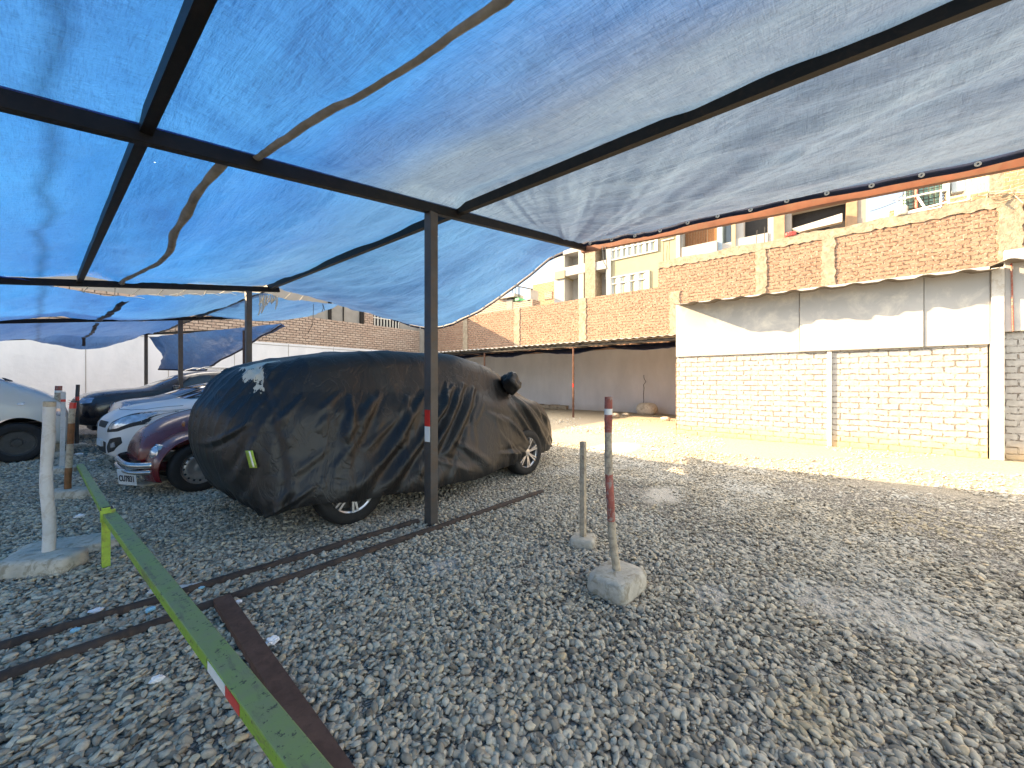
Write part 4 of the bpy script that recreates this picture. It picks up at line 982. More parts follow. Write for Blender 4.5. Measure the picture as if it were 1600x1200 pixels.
def patch(bvh, pts, dr, name, mat, par, off=.006, rings=6, dens=12, depth=.02, smooth=True, both=False):
    dr = Vector(dr).normalized(); P = [Vector(p) for p in pts]; n = len(P)
    bd = []
    for i in range(n):
        for k in range(dens): bd.append(P[i].lerp(P[(i+1) % n], k/dens))
    # soften the polygon corners
    for _ in range(2): bd = [(bd[i-1]+bd[i]*2+bd[(i+1) % len(bd)])/4 for i in range(len(bd))]
    c = sum(bd, Vector())/len(bd); nb = len(bd); vs = []; last = 0
    def proj(p, o):
        h = bvh.ray_cast(p-dr*3, dr)
        if h[0] is None:
            h = bvh.find_nearest(p)
            return h[0]+h[1]*o
        nn = h[1] if h[1].dot(dr) < 0 else -h[1]
        return h[0]+nn*o
    cc = proj(c, off); vs.append(cc)
    for r_ in range(1, rings+1):
        for b in bd: vs.append(proj(c.lerp(b, r_/rings), off))
    for b in bd: vs.append(proj(b, -depth))
    fs = [(0, 1+i, 1+(i+1) % nb) for i in range(nb)]
    for r_ in range(rings):
        o = 1+r_*nb
        for i in range(nb): fs.append((o+i, o+nb+i, o+nb+(i+1) % nb, o+(i+1) % nb))
    m = MB(); m.add(vs, fs); q = m.build(name, M[mat], par, smooth=30)
    return q
def sec(w_, zb, zt, wt=None, belt=None, wb=None, crown=.03, tuck=.06):
    """half section: sill, side, belt, then tumblehome to roof"""
    belt = zt-.06 if belt is None else belt; wb = w_*.96 if wb is None else wb; wt = wb*.9 if wt is None else wt
    return [(0, zb), (w_*.75, zb), (w_-tuck, zb+.02), (w_, zb+(belt-zb)*.35), (w_, zb+(belt-zb)*.7), (wb, belt), (wb+(wt-wb)*.5, belt+(zt-belt)*.5), (wt, zt-.04), (wt*.75, zt), (0, zt+crown)]

# ---- covered estate car -------------------------------------------
CX0, CY0, CRZ = .93, 4.60, R(-3.0)
cc_ = thing('covered_car', 'large car hidden under a wrinkled black cloth cover, behind the front post', 'car', (CX0, CY0, 0), CRZ)
def smax(a, b, k):
    h = np.clip(.5+.5*(a-b)/k, 0, 1); return b*(1-h)+a*h+k*h*(1-h)
def smin(a, b, k): return -smax(-a, -b, k)
LCAR = 4.88; HW = .93
def fcar(p):
    x, y, z = p[..., 0], p[..., 1], p[..., 2]
    def pl(n, q):
        n = np.array(n, float); L = np.linalg.norm(n); return ((x-q[0])*n[0]+(y-q[1])*n[1]+(z-q[2])*n[2])/L
    k = .2
    b = smax(pl((-1, 0, -.5), (.03, 0, .75)), pl((-1, 0, .28), (0, 0, .95)), .2)
    b = smax(b, pl((0, 0, 1), (0, 0, 1.16)), .1); b = smax(b, pl((1, 0, .10), (LCAR, 0, .6)), k); b = smax(b, pl((.36, 0, 1), (4.1, 0, 1.17)), .16)
    b = smax(b, pl((1.1, 0, 1), (4.6, 0, .95)), .2)
    for s in (-1, 1):
        b = smax(b, pl((0, s, .06), (0, s*HW, .7)), k); b = smax(b, pl((.55, s, 0), (LCAR-.3, s*HW*.86, 0)), .25)
        b = smax(b, pl((-1, s*.55, 0), (.04, s*.42, 0)), .25); b = smax(b, pl((-.45, s, 0), (.5, s*.9, 0)), .25)
    c = smax(pl((-1, 0, -.5), (.03, 0, .75)), pl((-1, 0, .16), (-.0, 0, .95)), .2); c = smax(c, pl((-.95, 0, 1), (.2, 0, 1.53)), .22); c = smax(c, pl((-.2, 0, 1), (1.0, 0, 1.70)), .2)
    c = smax(c, pl((0, 0, 1), (0, 0, 1.765)), .1); c = smax(c, pl((.5, 0, 1), (3.55, 0, 1.52)), .3)
    for s in (-1, 1):
        c = smax(c, pl((0, s, .30), (0, s*HW, 1.0)), .2); c = smax(c, pl((-1, s*.55, .2), (.04, s*.42, .95)), .22); c = smax(c, pl((-.45, s, .24), (.5, s*.9, 1.0)), .22); c = smax(c, pl((.5, s, .2), (3.7, s*HW*.88, 1.1)), .3)
    return smin(b, c, .16)
def cover_mesh():
    NA, NR = 620, 300; cen = np.array([2.35, 0, .75]); 
    phi = np.linspace(0, 2*np.pi, NA, endpoint=False); dense = 420
    # spread azimuth by ellipse parameter
    ex, ey = 2.4, .95
    psi = np.linspace(np.pi/2, -R(45), dense)
    PH, PS = np.meshgrid(phi, psi, indexing='ij')
    d = np.stack([np.cos(PS)*np.cos(PH)*ex, np.cos(PS)*np.sin(PH)*ey, np.sin(PS)*.9], -1)
    lo = np.zeros(PH.shape); hi = np.full(PH.shape, 1.6)
    for _ in range(34):
        mid = (lo+hi)/2; v = fcar(cen+d*mid[..., None]); lo = np.where(v < 0, mid, lo); hi = np.where(v < 0, hi, mid)
    P = cen+d*lo[..., None]
    out = np.zeros((NA, NR, 3))
    for i in range(NA):
        q = P[i]; X = q[:, 0]; s = phi[i]
        hz = .235+.02*np.sin(s*9)+.012*np.sin(s*23+1)
        hz += .05*max(0, math.cos(s))**6 + .07*max(0, -math.cos(s))**8       # nose and tail sit a little higher
        xa = 2.35+2.4*math.cos(s)
        hz += .08*math.exp(-((xa-3.68)/.30)**2)+.085*math.exp(-((xa-1.08)/.33)**2)*(1 if math.sin(s) < 0 else .5)
        k = np.argmax((q[:, 2] < hz) & (np.arange(dense) > 120)); k = max(k, 125)
        q = q[:k+1]; seg = np.r_[0, np.cumsum(np.linalg.norm(np.diff(q, axis=0), axis=1))]
        t = np.linspace(0, seg[-1], NR); out[i] = np.stack([np.interp(t, seg, q[:, j]) for j in range(3)], 1)
    # normals
    e = 1e-3; n = np.zeros_like(out)
    for j in range(3):
        dd = np.zeros(3); dd[j] = e; n[..., j] = fcar(out+dd)-fcar(out-dd)
    n /= np.linalg.norm(n, axis=-1, keepdims=True)+1e-9
    X, Y, Z = out[..., 0], out[..., 1], out[..., 2]
    disp = np.zeros(X.shape); side = (Y < .2)
    def ridge(x0, z0, x1, z1, wd, amp, sharp=1., dipside=0):
        """fold running from (x0,z0) to (x1,z1) on the side cloth; x measured along the car"""
        dx, dz = x1-x0, z1-z0; L = math.hypot(dx, dz); ux, uz = dx/L, dz/L
        a = (X-x0)*ux+(Z-z0)*uz; b = -(X-x0)*uz+(Z-z0)*ux
        tt = np.clip(a/L, 0, 1); env = np.sin(np.pi*np.clip((a/L)*.92+.04, 0, 1))**.7*((a > 0) & (a < L))
        bb = b/(wd*(.6+.8*tt)); prof = np.exp(-np.abs(bb)**(1.4*sharp))-.55*np.exp(-((bb-1.6)/.8)**2)*(1 if dipside >= 0 else 0)-.55*np.exp(-((bb+1.6)/.8)**2)*(1 if dipside < 0 else 0)
        return env*prof*amp
    sd_ = np.where(n[..., 1] < -.25, 1., np.clip((-n[..., 1]+.05)/.3, 0, 1))
    # near side: the big diagonal folds
    for a in [(2.45, 1.35, 1.35, .32, .05, .075, 1.2, 1), (2.62, 1.38, 1.75, .4, .06, .07, 1.0, 1), (2.8, 1.33, 2.1, .5, .055, .055, 1, 1), (2.2, 1.42, 1.9, 1.0, .04, .04, 1, 1), (2.35, 1.4, 2.15, .98, .035, .035, 1, -1),
              (2.0, 1.3, 1.3, .55, .05, .04, 1, -1), (1.75, 1.25, 1.55, .7, .05, .04, 1, 1), (1.35, 1.25, 1.0, .8, .05, .035, 1, 1), (1.6, .8, 1.0, .35, .06, .04, 1, 1), (1.1, 1.2, .9, .5, .05, .03, 1, -1), (1.45, 1.3, 1.15, .95, .035, .03, 1, 1),
              (3.55, 1.25, 4.3, .42, .05, .065, 1.1, -1), (3.7, 1.15, 4.42, .5, .05, .05, 1, 1), (3.4, 1.1, 4.0, .5, .05, .035, 1, -1), (4.1, 1.0, 4.45, .5, .04, .035, 1, 1), (3.3, .9, 3.8, .45, .05, .03, 1, 1),
              (2.9, 1.0, 3.3, .8, .05, .02, 1, 1), (3.0, .45, 3.6, .35, .04, .02, 1, 1), (2.3, .7, 2.8, .35, .05, .03, 1, -1), (1.9, .55, 2.5, .3, .045, .025, 1, 1)]:
        disp += ridge(*a)*sd_
    rr = np.random.default_rng(3)
    for k in range(70):
        x = rr.uniform(.2, 4.5); z = rr.uniform(.4, 1.4); L = rr.uniform(.2, .7); an = rr.uniform(-.5, .5)+(-2.1 if x < 3.0 else -1.0)
        disp += ridge(x, z, x+L*math.cos(an), z+L*math.sin(an), rr.uniform(.016, .04), rr.uniform(.008, .022), 1.1, rr.choice([-1, 1]))*sd_
    # tail: gathers running down from the roof corner
    tail = np.clip((-n[..., 0]-.1)/.4, 0, 1)
    ang = np.arctan2(Y, -(X-1.2)); r_ = np.abs(((ang*9+Z*2.2+.4*np.sin(Z*5)) % 1)-.5)*2
    disp += tail*(r_**3)*(.006+.010*np.abs(np.sin(ang*3.3+1)))*np.clip((Z-.5)/.5, 0, 1)
    s2 = np.abs(((X*2.1+Z*1.4+.3*np.sin(Z*4+X*3)) % 1)-.5)*2
    disp += .012*(s2**4)*np.clip((Z-1.25)/.2, 0, 1)*(X < 1.7)
    # vertical seam down the rear quarter with gathered cloth
    xs_ = .42+.05*np.sin(Z*3); seam = np.exp(-((X-xs_)/.03)**2)*sd_; disp -= seam*.02; disp += np.exp(-((X-xs_-.07)/.035)**2)*sd_*.016*(.6+.4*np.sin(Z*30))
    disp += np.exp(-((X-3.05)/.012)**2)*sd_*.006
    # hem: elastic gathers
    hemz = np.clip(1-(Z-Z[:, -1:])/.16, 0, 1); th = np.arctan2(Y/.95, (X-2.35)/2.4)
    disp += hemz*.014*np.sin(th*70+3*np.sin(th*11)); disp -= hemz**2*.05
    # broad slack
    nx = np.vectorize(lambda a, b, c: noise.noise(Vector((a, b, c))))
    disp += .035*nx(X*1.3, Y*1.3, Z*1.3)+.012*nx(X*3.2+5, Y*3.2, Z*1.6)+.007*np.abs(nx(X*4.5+Z*3, Y*4.5, Z*2.5))
    out = out+n*disp[..., None]
    m = MB(); vs = [tuple(v) for v in out[:, 1:].reshape(-1, 3)]; nr = NR-1
    fs = []
    for i in range(NA):
        j = (i+1) % NA
        for k in range(nr-1): fs.append((i*nr+k, j*nr+k, j*nr+k+1, i*nr+k+1))
    vs.append(tuple(out[:, 0].mean(0))); c0 = len(vs)-1
    for i in range(NA): fs.append((c0, ((i+1) % NA)*nr, i*nr))
    m.add(vs, fs); return m
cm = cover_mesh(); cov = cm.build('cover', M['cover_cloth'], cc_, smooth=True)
bv = BVHTree.FromPolygons([Vector(v) for v in cm.v], cm.f)
# mirror pouch
bm = bmesh.new(); bmesh.ops.create_icosphere(bm, subdivisions=4, radius=1)
for v in bm.verts:
    q = v.co; f_ = 1+.30*nz(q.x, q.y, q.z, 1.4)+.16*abs(nz(q.x, q.y, q.z, 3.2)); q = q*f_
    zf = 1 if q.z > -.3 else 1-.55*(-.3-q.z)/.7
    v.co = Vector((q.x*.125*zf, q.y*.14*zf, q.z*.165))
me = bpy.data.meshes.new('mirror_pouch'); bm.to_mesh(me); bm.free(); me.materials.append(M['cover_cloth']); me.polygons.foreach_set('use_smooth', [True]*len(me.polygons))
o = bpy.data.objects.new('mirror_pouch', me); C.objects.link(o); o.parent = cc_
Lc = Matrix.Rotation(-CRZ, 4, 'Z') @ (PD(799, 599, 5.62)-Vector((CX0, CY0, 0)))
o.location = Lc; o.rotation_euler = (R(10), R(-12), 0)
def lc(p): return Matrix.Rotation(-CRZ, 4, 'Z') @ (Vector(p)-Vector((CX0, CY0, 0)))
# lime reflective tab and straps
def tab(u0, v0, u1, v1, wd, mat, name, off=.02):
    d0 = Matrix.Rotation(-CRZ, 4, 'Z') @ ray(u0, v0); o0 = lc((0, 0, CAMH)); pts = []
    for k in range(7):
        t = k/6; dd = Matrix.Rotation(-CRZ, 4, 'Z') @ ray(u0+(u1-u0)*t, v0+(v1-v0)*t); h = bv.ray_cast(o0, dd.normalized())
        if h[0]: pts.append(h[0]-dd.normalized()*off)
    m = MB(); sd2 = Vector((.72, -.69, 0))
    m.v = []; vs = []
    for p in pts: vs += [p-sd2*wd/2, p+sd2*wd/2]
    m.add(vs, [(2*i, 2*i+1, 2*i+3, 2*i+2) for i in range(len(pts)-1)]); return m.build(name, M[mat], cc_, solid=.004, smooth=True)
tab(389, 704, 396, 731, .06, 'lime_paint', 'reflective_tab'); tab(389.5, 705, 396.5, 730, .012, 'reflective_white', 'reflective_stripe', .026)
for x in (1.08, 3.76):
    wheel(cc_, x, -.87, .345, .22, 'alloy', -1); wheel(cc_, x, .80, .335, .22, 'alloy', 1)
m = MB(); m.box((.6, -.62, .3), (4.3, .62, .55)); m.build('chassis', M['dark_void'], cc_)
m = MB()
for x in (1.08, 3.76): m.tube([(x-.33, -.86, .34), (x-.1, -.93, .3), (x+.1, -.93, .26), (x+.33, -.86, .36)], .006, 6)
m.build('elastic_strap', M['wire'], cc_)
m = MB()
def f(a, b): # loose cloth corner flapping at the nose
    return Vector((4.66+.2*b*(1-a*.3), -.62+.28*a, .62-.34*b+.03*math.sin(a*9+b*4)))
m.grid(f, 14, 12); m.build('cloth_corner', M['cover_cloth'], cc_, smooth=True, solid=.008)

# ---- dark red beetle-like saloon ----------------------------------
bt = thing('vintage_car', 'dark red rounded vintage car with chrome bumper, half hidden by the covered car', 'car', (.70, 6.90, 0), R(181))
def bsec(w_, zb, zt, wt, crown): return [(0, zb), (w_*.6, zb), (w_*.95, zb+.04), (w_, zb+.18), (w_, zb+(zt-zb)*.5), (w_*.97, zb+(zt-zb)*.75), ((w_*.97+wt)/2, zt-.12*(zt-zb)), (wt, zt-.02), (wt*.6, zt+crown*.7), (0, zt+crown)]
st = [(-.06, bsec(.34, .28, .5, .26, .02)), (-.10, bsec(.42, .26, .66, .32, .04)), (-.24, bsec(.48, .24, .82, .38, .06)), (-.6, bsec(.5, .22, .95, .38, .07)), (-.95, bsec(.55, .2, 1.0, .42, .06)), (-1.3, bsec(.66, .2, 1.06, .5, .05)), (-1.42, bsec(.68, .2, 1.12, .56, .04)), (-1.8, bsec(.7, .2, 1.4, .5, .03)), (-2.3, bsec(.7, .2, 1.47, .5, .04)), (-2.9, bsec(.7, .2, 1.38, .46, .03)), (-3.4, bsec(.62, .22, 1.1, .4, .03)), (-3.8, bsec(.5, .25, .8, .34, .03)), (-3.98, bsec(.36, .32, .55, .25, .02))]
bod, bb = loft('body', st, 'maroon', bt, 2)
# fenders (front pair): swept bulbous wings
def fender2(s, wx, name):
    def f(a, b):
        th = math.pi*(-.12+1.14*a)          # from nose (front, +x) over the top to the rear
        ro = .44; ri = .36; q = b
        rad = ri+(ro-ri)*math.sin(min(1, q*1.15)*math.pi/2)
        y = .77-.52*q**2.0
        x = wx+math.cos(th)*rad*(1.08 if math.cos(th) > 0 else 1.25); z = .33+math.sin(th)*rad*(1.0+.0)
        return (x, s*y, max(.2, z))
    m = MB(); m.grid(f, 50, 22); return m.build(name, M['maroon'], bt, smooth=True, solid=.008)
for s in (1, -1):
    fender2(s, -.60, 'front_fender'); fender2(s, -3.13, 'rear_fender')
    # lip bead
    m = MB(); m.tube([(-.60+math.cos(t)*.37*(1.08 if math.cos(t) > 0 else 1.25), s*.77, max(.2, .33+math.sin(t)*.37)) for t in np.linspace(-.3, math.pi+.05, 40)], .009, 6); m.build('fender_lip', M['maroon'], bt, smooth=True)
    m = MB(); m.lathe([(.001, .045), (.05, .04), (.085, .015), (.095, -.01)], 32, (0, 0, 0), 'x'); hl = m.build('headlight', M['headlamp'], bt, smooth=60); hl.location = (-.20, s*.585, .54); hl.rotation_euler = (0, R(-12), R(6)*s)
    m = MB(); m.lathe([(.095, .012), (.108, .004), (.11, -.02), (.105, -.12), (.08, -.2)], 32, (0, 0, 0), 'x'); m.build('trim_ring', M['chrome'], hl, smooth=50)
    wheel(bt, -.60, s*.68, .315, .16, 'steel', s, R(6)); wheel(bt, -3.13, s*.66, .315, .16, 'steel', s)
    m = MB(); m.box((-2.75, s*.62 if s > 0 else -.78, .24), (-1.15, s*.78 if s > 0 else -.62, .28)); m.build('running_board', M['black_plastic'], bt)
    m = MB(); m.lathe([(.001, .03), (.03, .02), (.035, 0)], 16, (0, 0, 0), 'x'); q = m.build('indicator', M['orange_lens'], bt, smooth=True); q.location = (-.5, s*.5, .86)
m = MB()
def bmp(z, hgt, w0=.68):
    def f(a, b):
        t = (a*2-1); y = w0*math.copysign(min(1, abs(t)**.9), t); x = .02-.20*abs(t)**5-.02*abs(t)**2
        an = b*math.pi; return (x+.035*math.sin(an), y, z+hgt*(.5-b)+0*.01)
    m.grid(f, 40, 9)
bmp(.40, .07); bmp(.32, .05)
m.build('bumper', M['chrome'], bt, smooth=True, solid=.006)
m = MB(); m.box((-.2, -.4, .36), (-.02, -.36, .44)); m.box((-.2, .36, .36), (-.02, .4, .44)); m.build('bumper_bracket', M['dark_rust'], bt)
pl = MB(); pl.box((.03, -.15, -.095), (.036, .15, .095)); plo = pl.build('number_plate', M['plate_white'], bt, bevel=.002); plo.location = (-.02, .33, .25); plo.rotation_euler = (0, R(6), R(24))
def text(s, size, par, loc, rot, mat, name='lettering', sx=1):
    cu = bpy.data.curves.new(name, 'FONT'); cu.body = s; cu.size = size; cu.align_x = 'CENTER'; cu.align_y = 'CENTER'; cu.extrude = .0015; cu.offset = size*.018
    t_ = bpy.data.objects.new('t', cu); C.objects.link(t_); bpy.context.view_layer.update()
    me = bpy.data.meshes.new_from_object(t_.evaluated_get(bpy.context.evaluated_depsgraph_get())); bpy.data.objects.remove(t_)
    me.materials.clear(); me.materials.append(M[mat]); o = bpy.data.objects.new(name, me); C.objects.link(o); o.parent = par; o.location = loc; o.rotation_euler = rot; o.scale = (sx, 1, 1)
text('CU7831', .105, plo, (.038, 0, -.02), (R(90), 0, R(90)), 'ink', sx=.72); text('PERU', .045, plo, (.038, 0, .065), (R(90), 0, R(90)), 'ink')
# hood shut line, chrome strip, windows
for s in (1, -1): patch(bb, [(-1.5, s, 1.1), (-1.75, s, 1.34), (-2.2, s, 1.40), (-2.25, s, 1.1)], (0, -s, 0), 'side_window', 'car_glass', bt)
patch(bb, [(0, -.42, 1.14), (0, .42, 1.14), (0, .38, 1.38), (0, -.38, 1.38)], (-1, 0, 0), 'windscreen', 'car_glass', bt)
m = MB(); pts = []
for k in range(26):
    x = -.2-1.1*k/25; h = bb.ray_cast(Vector((x, 0, 3)), Vector((0, 0, -1)))
    if h[0]: pts.append(h[0]+Vector((0, 0, .004)))
m.tube(pts, .008, 6); m.build('bonnet_trim', M['chrome'], bt, smooth=True)

# ---- white hatchback, nose towards the aisle -----------------------
def headlight_set(par, bb, pts, name='headlight', mat='headlamp', dr=(-1, 0, 0), **k):
    for s in (1, -1): patch(bb, [(p[0], p[1]*s, p[2]) for p in pts], (dr[0], dr[1]*s, dr[2]), name, mat, par, **k)
ht = thing('hatchback', 'small white hatchback with large almond headlights, parked beyond the dark red car', 'car', (.68, 9.25, 0), R(184))
st = [(-.0, sec(.45, .26, .66, crown=.02, belt=.6)), (-.05, sec(.62, .2, .80, crown=.02, belt=.72)), (-.22, sec(.74, .17, .93, crown=.03, belt=.84)), (-.45, sec(.79, .16, 1.0, wt=.6, crown=.03, belt=.93)), (-.9, sec(.8, .16, 1.06, wt=.62, crown=.02, belt=.93)), (-1.05, sec(.8, .16, 1.08, wt=.62, crown=.02, belt=.95)), (-1.75, sec(.8, .16, 1.44, wt=.55, crown=.03, belt=.98)), (-2.3, sec(.8, .16, 1.48, wt=.55, crown=.03, belt=1.0)), (-3.1, sec(.8, .16, 1.44, wt=.53, crown=.03, belt=1.05)), (-3.45, sec(.77, .18, 1.15, wt=.55, crown=.02, belt=1.0)), (-3.6, sec(.7, .22, .9, wt=.55, crown=.02, belt=.8))]
hb_, bb = loft('body', st, 'white_car', ht, 2, ((-.72, .33), (-3.05, .33)), .29)
headlight_set(ht, bb, [(-.1, .42, .64), (-.1, .47, .73), (-.1, .62, .84), (-.1, .75, .90), (-.1, .75, .78), (-.1, .62, .67)], off=.008)
headlight_set(ht, bb, [(-.1, .37, .60), (-.1, .44, .76), (-.1, .62, .875), (-.1, .79, .95), (-.1, .79, .74), (-.1, .63, .62)], 'headlight_surround', 'black_plastic', off=.003)
headlight_set(ht, bb, [(0, .40, .27), (0, .36, .36), (0, .5, .50), (0, .66, .54), (0, .67, .44), (0, .56, .31)], 'fog_recess', 'black_plastic', off=.004)
headlight_set(ht, bb, [(0, .52, .36), (0, .52, .43), (0, .6, .46), (0, .6, .38)], 'fog_lamp', 'headlamp', off=.01)
patch(bb, [(0, -.24, .66), (0, -.30, .76), (0, .30, .76), (0, .24, .66)], (-1, 0, 0), 'grille', 'black_plastic', ht)
patch(bb, [(0, -.27, .25), (0, -.31, .44), (0, .31, .44), (0, .27, .25)], (-1, 0, 0), 'lower_grille', 'black_plastic', ht)
m = MB(); m.box((.0, -.16, .36), (.03, .16, .46)); m.build('number_plate', M['plate_white'], ht)
patch(bb, [(-1, -.58, 1.10), (-1, .58, 1.10), (-1.5, .5, 1.38), (-1.5, -.5, 1.38)], (-1, 0, -.2), 'windscreen', 'car_glass', ht)
m = MB(); 
for y in (-.3, .25): m.bar((-1.02, y, 1.09), (-1.3, y+.35, 1.26), .02, .02)
m.build('wiper', M['black_plastic'], ht)
def seam(bb_, par, pts3, dr_, name='panel_gap', r=.005):
    m = MB(); pp = []
    for a_, b_ in zip(pts3, pts3[1:]):
        for k in range(8):
            p = Vector(a_).lerp(Vector(b_), k/8); h = bb_.ray_cast(p-Vector(dr_)*3, Vector(dr_))
            if h[0]: pp.append(h[0])
    if len(pp) > 2: m.tube(pp, r, 5); m.build(name, M['dark_void'], par)
seam(bb, ht, [(-.28, -.42, 0), (-.22, 0, 0), (-.28, .42, 0), (-.42, .62, 0), (-.95, .70, 0)], (0, 0, -1)); seam(bb, ht, [(-.42, -.62, 0), (-.95, -.70, 0)], (0, 0, -1))
for s in (1, -1): seam(bb, ht, [(-1.15, s*.01, .3), (-1.18, s*.01, .7), (-1.15, s*.01, .98)], (0, -s, 0)); seam(bb, ht, [(-2.22, s*.01, .3), (-2.24, s*.01, .98)], (0, -s, 0)); seam(bb, ht, [(-.42, s*.01, .55), (-.5, s*.01, .8)], (0, -s, 0))
for s in (1, -1):
    patch(bb, [(-1.25, s, 1.06), (-1.72, s, 1.36), (-2.2, s, 1.40), (-2.2, s, 1.06)], (0, -s, 0), 'side_window', 'car_glass', ht)
    patch(bb, [(-2.26, s, 1.06), (-2.26, s, 1.40), (-2.9, s, 1.36), (-3.0, s, 1.12)], (0, -s, 0), 'side_window', 'car_glass', ht)
    for x in (-.72, -3.05): wheel(ht, x, s*.70, .285, .17, 'steel', s)
    rock('mirror', (-1.25, s*.92, .98), (.14, .2, .13), 'white_car', None, None, 3, .4).parent = ht

# ---- silver saloon, tail towards the aisle --------------------------
sv = thing('saloon', 'silver saloon parked tail first with a red rear light, beyond the white hatchback', 'car', (1.0, 11.5, 0), R(184))
st = [(-.0, sec(.6, .3, .72, crown=.02, belt=.6)), (-.06, sec(.74, .25, .93, crown=.02, belt=.82)), (-.2, sec(.82, .2, 1.02, wt=.62, crown=.02, belt=.92)), (-.6, sec(.85, .18, 1.05, wt=.62, crown=.02, belt=.95)), (-.85, sec(.85, .18, 1.1, wt=.6, crown=.02, belt=.96)), (-1.5, sec(.85, .18, 1.38, wt=.55, crown=.03, belt=.97)), (-2.3, sec(.85, .18, 1.43, wt=.55, crown=.03, belt=.96)), (-3.0, sec(.85, .18, 1.2, wt=.58, crown=.02, belt=.93)), (-3.4, sec(.84, .18, 1.0, wt=.62, crown=.02, belt=.88)), (-4.1, sec(.8, .2, .88, wt=.6, crown=.02, belt=.8)), (-4.35, sec(.65, .25, .7, wt=.5, crown=.02, belt=.6))]
_, bb = loft('body', st, 'silver_car', sv, 2, ((-.85, .34), (-3.5, .34)), .3)
headlight_set(sv, bb, [(0, .45, .78), (0, .48, .92), (0, .8, .90), (0, .82, .78)], 'tail_light', 'tail_red', off=.008)
headlight_set(sv, bb, [(0, .5, .86), (0, .52, .95), (0, .83, .93), (0, .84, .87)], 'reversing_lens', 'headlamp', off=.012)
patch(bb, [(-.9, -.56, 1.1), (-.9, .56, 1.1), (-1.5, .5, 1.34), (-1.5, -.5, 1.34)], (-1, 0, -.6), 'rear_window', 'car_glass', sv)
for s in (1, -1):
    patch(bb, [(-1.2, s, 1.02), (-1.55, s, 1.32), (-2.6, s, 1.30), (-3.0, s, 1.02)], (0, -s, 0), 'side_window', 'car_glass', sv)
    for x in (-.85, -3.5): wheel(sv, x, s*.74, .3, .19, 'alloy', s)
m = MB(); m.box((.0, -.2, .62), (.02, .2, .74)); m.build('number_plate', M['plate_white'], sv)

# ---- black off-roader ------------------------------------------------
bk = thing('off_roader', 'tall black off-roader with roof above the other cars, by the white back wall', 'car', (.55, 14.3, 0), R(182))
st = [(-.0, sec(.6, .45, .85, crown=.02, belt=.75)), (-.06, sec(.8, .38, 1.0, crown=.02, belt=.9)), (-.25, sec(.9, .33, 1.13, wt=.72, crown=.02, belt=1.03)), (-.7, sec(.94, .3, 1.2, wt=.74, crown=.03, belt=1.1)), (-1.25, sec(.94, .3, 1.24, wt=.74, crown=.02, belt=1.14)), (-1.4, sec(.94, .3, 1.3, wt=.74, crown=.02, belt=1.15)), (-2.1, sec(.94, .3, 1.68, wt=.64, crown=.03, belt=1.15)), (-3.0, sec(.94, .3, 1.76, wt=.64, crown=.03, belt=1.16)), (-4.4, sec(.94, .3, 1.72, wt=.64, crown=.03, belt=1.18)), (-4.8, sec(.9, .32, 1.3, wt=.7, crown=.02, belt=1.15))]
_, bb = loft('body', st, 'black_car', bk, 2, ((-.95, .43), (-3.85, .43)), .38)
headlight_set(bk, bb, [(0, .5, .88), (0, .5, 1.0), (0, .84, 1.03), (0, .86, .9)], off=.008)
patch(bb, [(0, -.4, .8), (0, -.42, .98), (0, .42, .98), (0, .4, .8)], (-1, 0, 0), 'grille', 'black_plastic', bk)
m = MB()
for z in (.84, .89, .94): m.box((.0, -.38, z), (.03, .38, z+.015))
m.build('grille_bar', M['chrome'], bk)
patch(bb, [(0, -.5, .45), (0, -.5, .7), (0, .5, .7), (0, .5, .45)], (-1, 0, 0), 'bumper_intake', 'dark_void', bk)
patch(bb, [(-1.4, -.7, 1.3), (-1.4, .7, 1.3), (-1.9, .6, 1.6), (-1.9, -.6, 1.6)], (-1, 0, -.5), 'windscreen', 'car_glass', bk)
for s in (1, -1):
    for a, b_ in (((-1.75, 1.22), (-2.6, 1.22)), ((-2.68, 1.22), (-3.5, 1.22)), ((-3.58, 1.24), (-4.4, 1.24))):
        patch(bb, [(a[0], s, a[1]), (a[0]-(.42 if a[0] > -2 else 0), s, 1.58), (b_[0], s, 1.6), (b_[0], s, b_[1])], (0, -s, 0), 'side_window', 'car_glass', bk)
    for x in (-.95, -3.85): wheel(bk, x, s*.83, .38, .25, 'alloy', s)
    m = MB(); m.tube([(-2.3, s*.58, 1.74), (-2.5, s*.58, 1.82), (-4.1, s*.58, 1.82), (-4.3, s*.58, 1.76)], .018, 8); m.build('roof_rail', M['chrome'], bk)
    rock('mirror', (-1.75, s*1.06, 1.15), (.14, .22, .18), 'black_car', None, None, 3, .4).parent = bk

# ---- white van ---------------------------------------------------------
vn = thing('van', 'off-white van with a dented front wing and black steel wheel, at the left edge', 'van', (.40, 11.72, 0), R(0))
def vsec(w_, zb, zt, wt, belt, crown=.03): return sec(w_, zb, zt, wt=wt, belt=belt, crown=crown, tuck=.04)
st = [(.0, vsec(.5, .3, .78, .4, .66)), (-.03, vsec(.72, .26, .95, .6, .85)), (-.1, vsec(.82, .25, 1.06, .66, .95)), (-.35, vsec(.87, .24, 1.24, .74, 1.12)), (-.75, vsec(.88, .24, 1.42, .76, 1.26)), (-.95, vsec(.88, .24, 1.56, .76, 1.28)), (-1.55, vsec(.88, .24, 1.98, .74, 1.3)), (-2.2, vsec(.88, .24, 2.08, .76, 1.3)), (-4.4, vsec(.88, .24, 2.08, .76, 1.3)), (-4.7, vsec(.86, .3, 1.9, .74, 1.3))]
_, bb = loft('body', st, 'van_white', vn, 2, ((-.60, .42), (-3.4, .42)), .36)
patch(bb, [(-.72, -.7, 1.42), (-.72, .7, 1.42), (-1.35, .64, 1.88), (-1.35, -.64, 1.88)], (-1, 0, -.4), 'windscreen', 'car_glass', vn)
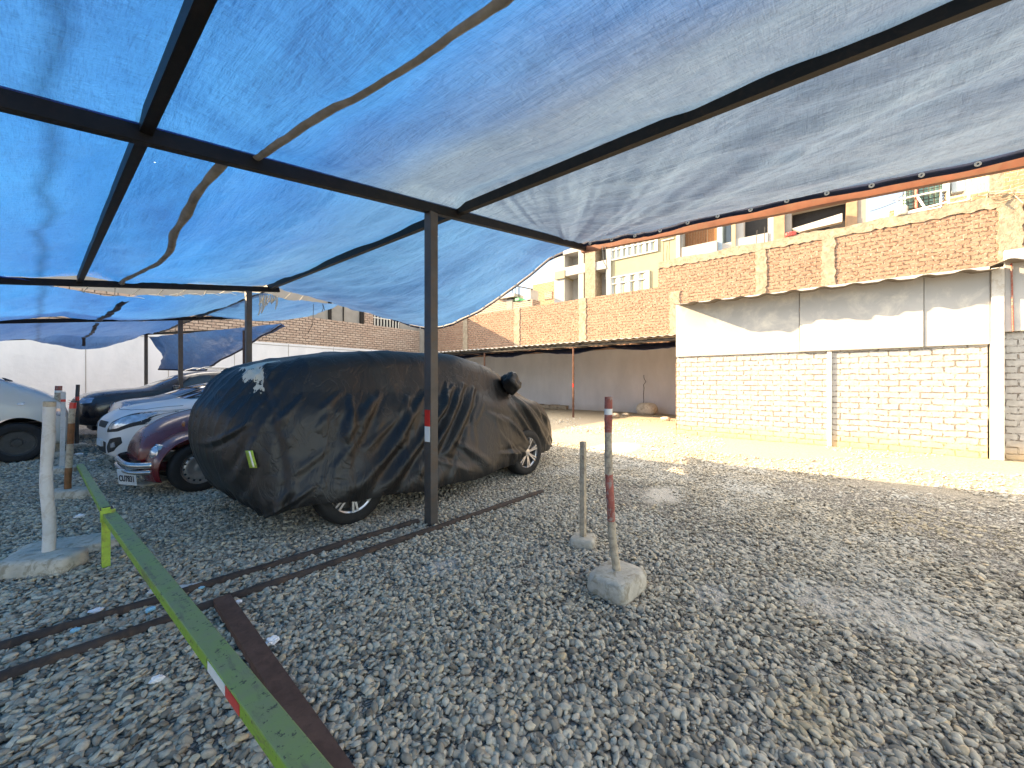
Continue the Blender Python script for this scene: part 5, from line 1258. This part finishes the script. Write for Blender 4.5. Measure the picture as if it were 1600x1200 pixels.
for s in (1, -1):
    patch(bb, [(-1.12, s, 1.30), (-1.6, s, 1.78), (-2.3, s, 1.85), (-2.3, s, 1.3)], (0, -s, 0), 'side_window', 'car_glass', vn)
    patch(bb, [(-.04, s*1, .86), (-.30, s*1, 1.0), (-.26, s, .84), (-.05, s, .74)], (0, -s, 0), 'headlight', 'headlamp', vn, off=.008)
    m = MB(); pts = []
    for (x, z) in [(-1.02, .75), (-1.04, 1.0), (-1.05, 1.2), (-1.12, 1.32), (-1.3, 1.5), (-1.55, 1.74)]:
        h = bb.ray_cast(Vector((x, s*2, z)), Vector((0, -s, 0)))
        if h[0]: pts.append(h[0]+Vector((0, s*.001, 0)))
    m.tube(pts, .006, 5); m.build('door_gap', M['dark_void'], vn)
    q = patch(bb, [(-.60, s, 1.03), (-.52, s, 1.05), (-.52, s, 1.0), (-.6, s, 1.0)], (0, -s, 0), 'side_marker', 'headlamp', vn, off=.012)
    for x in (-.60, -3.4): wheel(vn, x, s*.79, .345, .2, 'dark', s)
    rock('mirror', (-1.22, s*1.02, 1.28), (.12, .2, .25), 'black_plastic', None, None, 4, .4).parent = vn
patch(bb, [(0, -.45, .72), (0, -.45, .86), (0, .45, .86), (0, .45, .72)], (-1, 0, 0), 'grille', 'black_plastic', vn)
m = MB(); m.bar((-.68, -.55, 1.42), (-.78, -.15, 1.47), .02, .02); m.bar((-.68, .1, 1.42), (-.78, .5, 1.47), .02, .02); m.build('wiper', M['black_plastic'], vn)

# ---- dark vehicle corner at the left edge -------------------------------
q = G(-80, 800)
mt_ = thing('motorcycle', 'black knobbly tyre and mudguard of a vehicle just entering the left edge', 'motorcycle', (q.x, q.y, 0), YAW-R(90)+R(75))
m = MB(); m.lathe([(.2, .05), (.27, .06), (.29, .03), (.295, 0), (.29, -.03), (.27, -.06), (.2, -.05)], 48, (0, 0, .3)); 
for k in range(36):
    a = 2*math.pi*k/36
    for y in (-.035, .035): c = Vector((math.cos(a)*.295, y, .3+math.sin(a)*.295)); tdir = Vector((-math.sin(a), 0, math.cos(a))); m.bar(c-tdir*.014, c+tdir*.014, .045, .02, Vector((math.cos(a), 0, math.sin(a))))
m.build('tyre', M['tyre'], mt_)
m = MB(); m.lathe([(.2, .03), (.19, 0), (.2, -.03)], 32, (0, 0, .3)); 
for k in range(18):
    a = 2*math.pi*k/18; m.tube([(0, .03*(-1)**k, .3), (math.cos(a)*.2, 0, .3+math.sin(a)*.2)], .002, 4)
m.build('wheel', M['chrome'], mt_)
m = MB()
def f(a, b): th = R(20)+R(140)*a; return (math.cos(th)*.35, (b-.5)*.16, .3+math.sin(th)*.35-.03*abs(b-.5)*2)
m.grid(f, 20, 5); m.build('mudguard', M['curtain'], mt_, solid=.004, smooth=True)
m = MB()
for y in (-.09, .09): m.tube([(0, y, .3), (-.25, y, .85)], .02, 8)
m.tube([(-.25, -.3, .95), (-.27, 0, .9), (-.25, .3, .95)], .015, 8); m.build('fork', M['black_steel'], mt_)
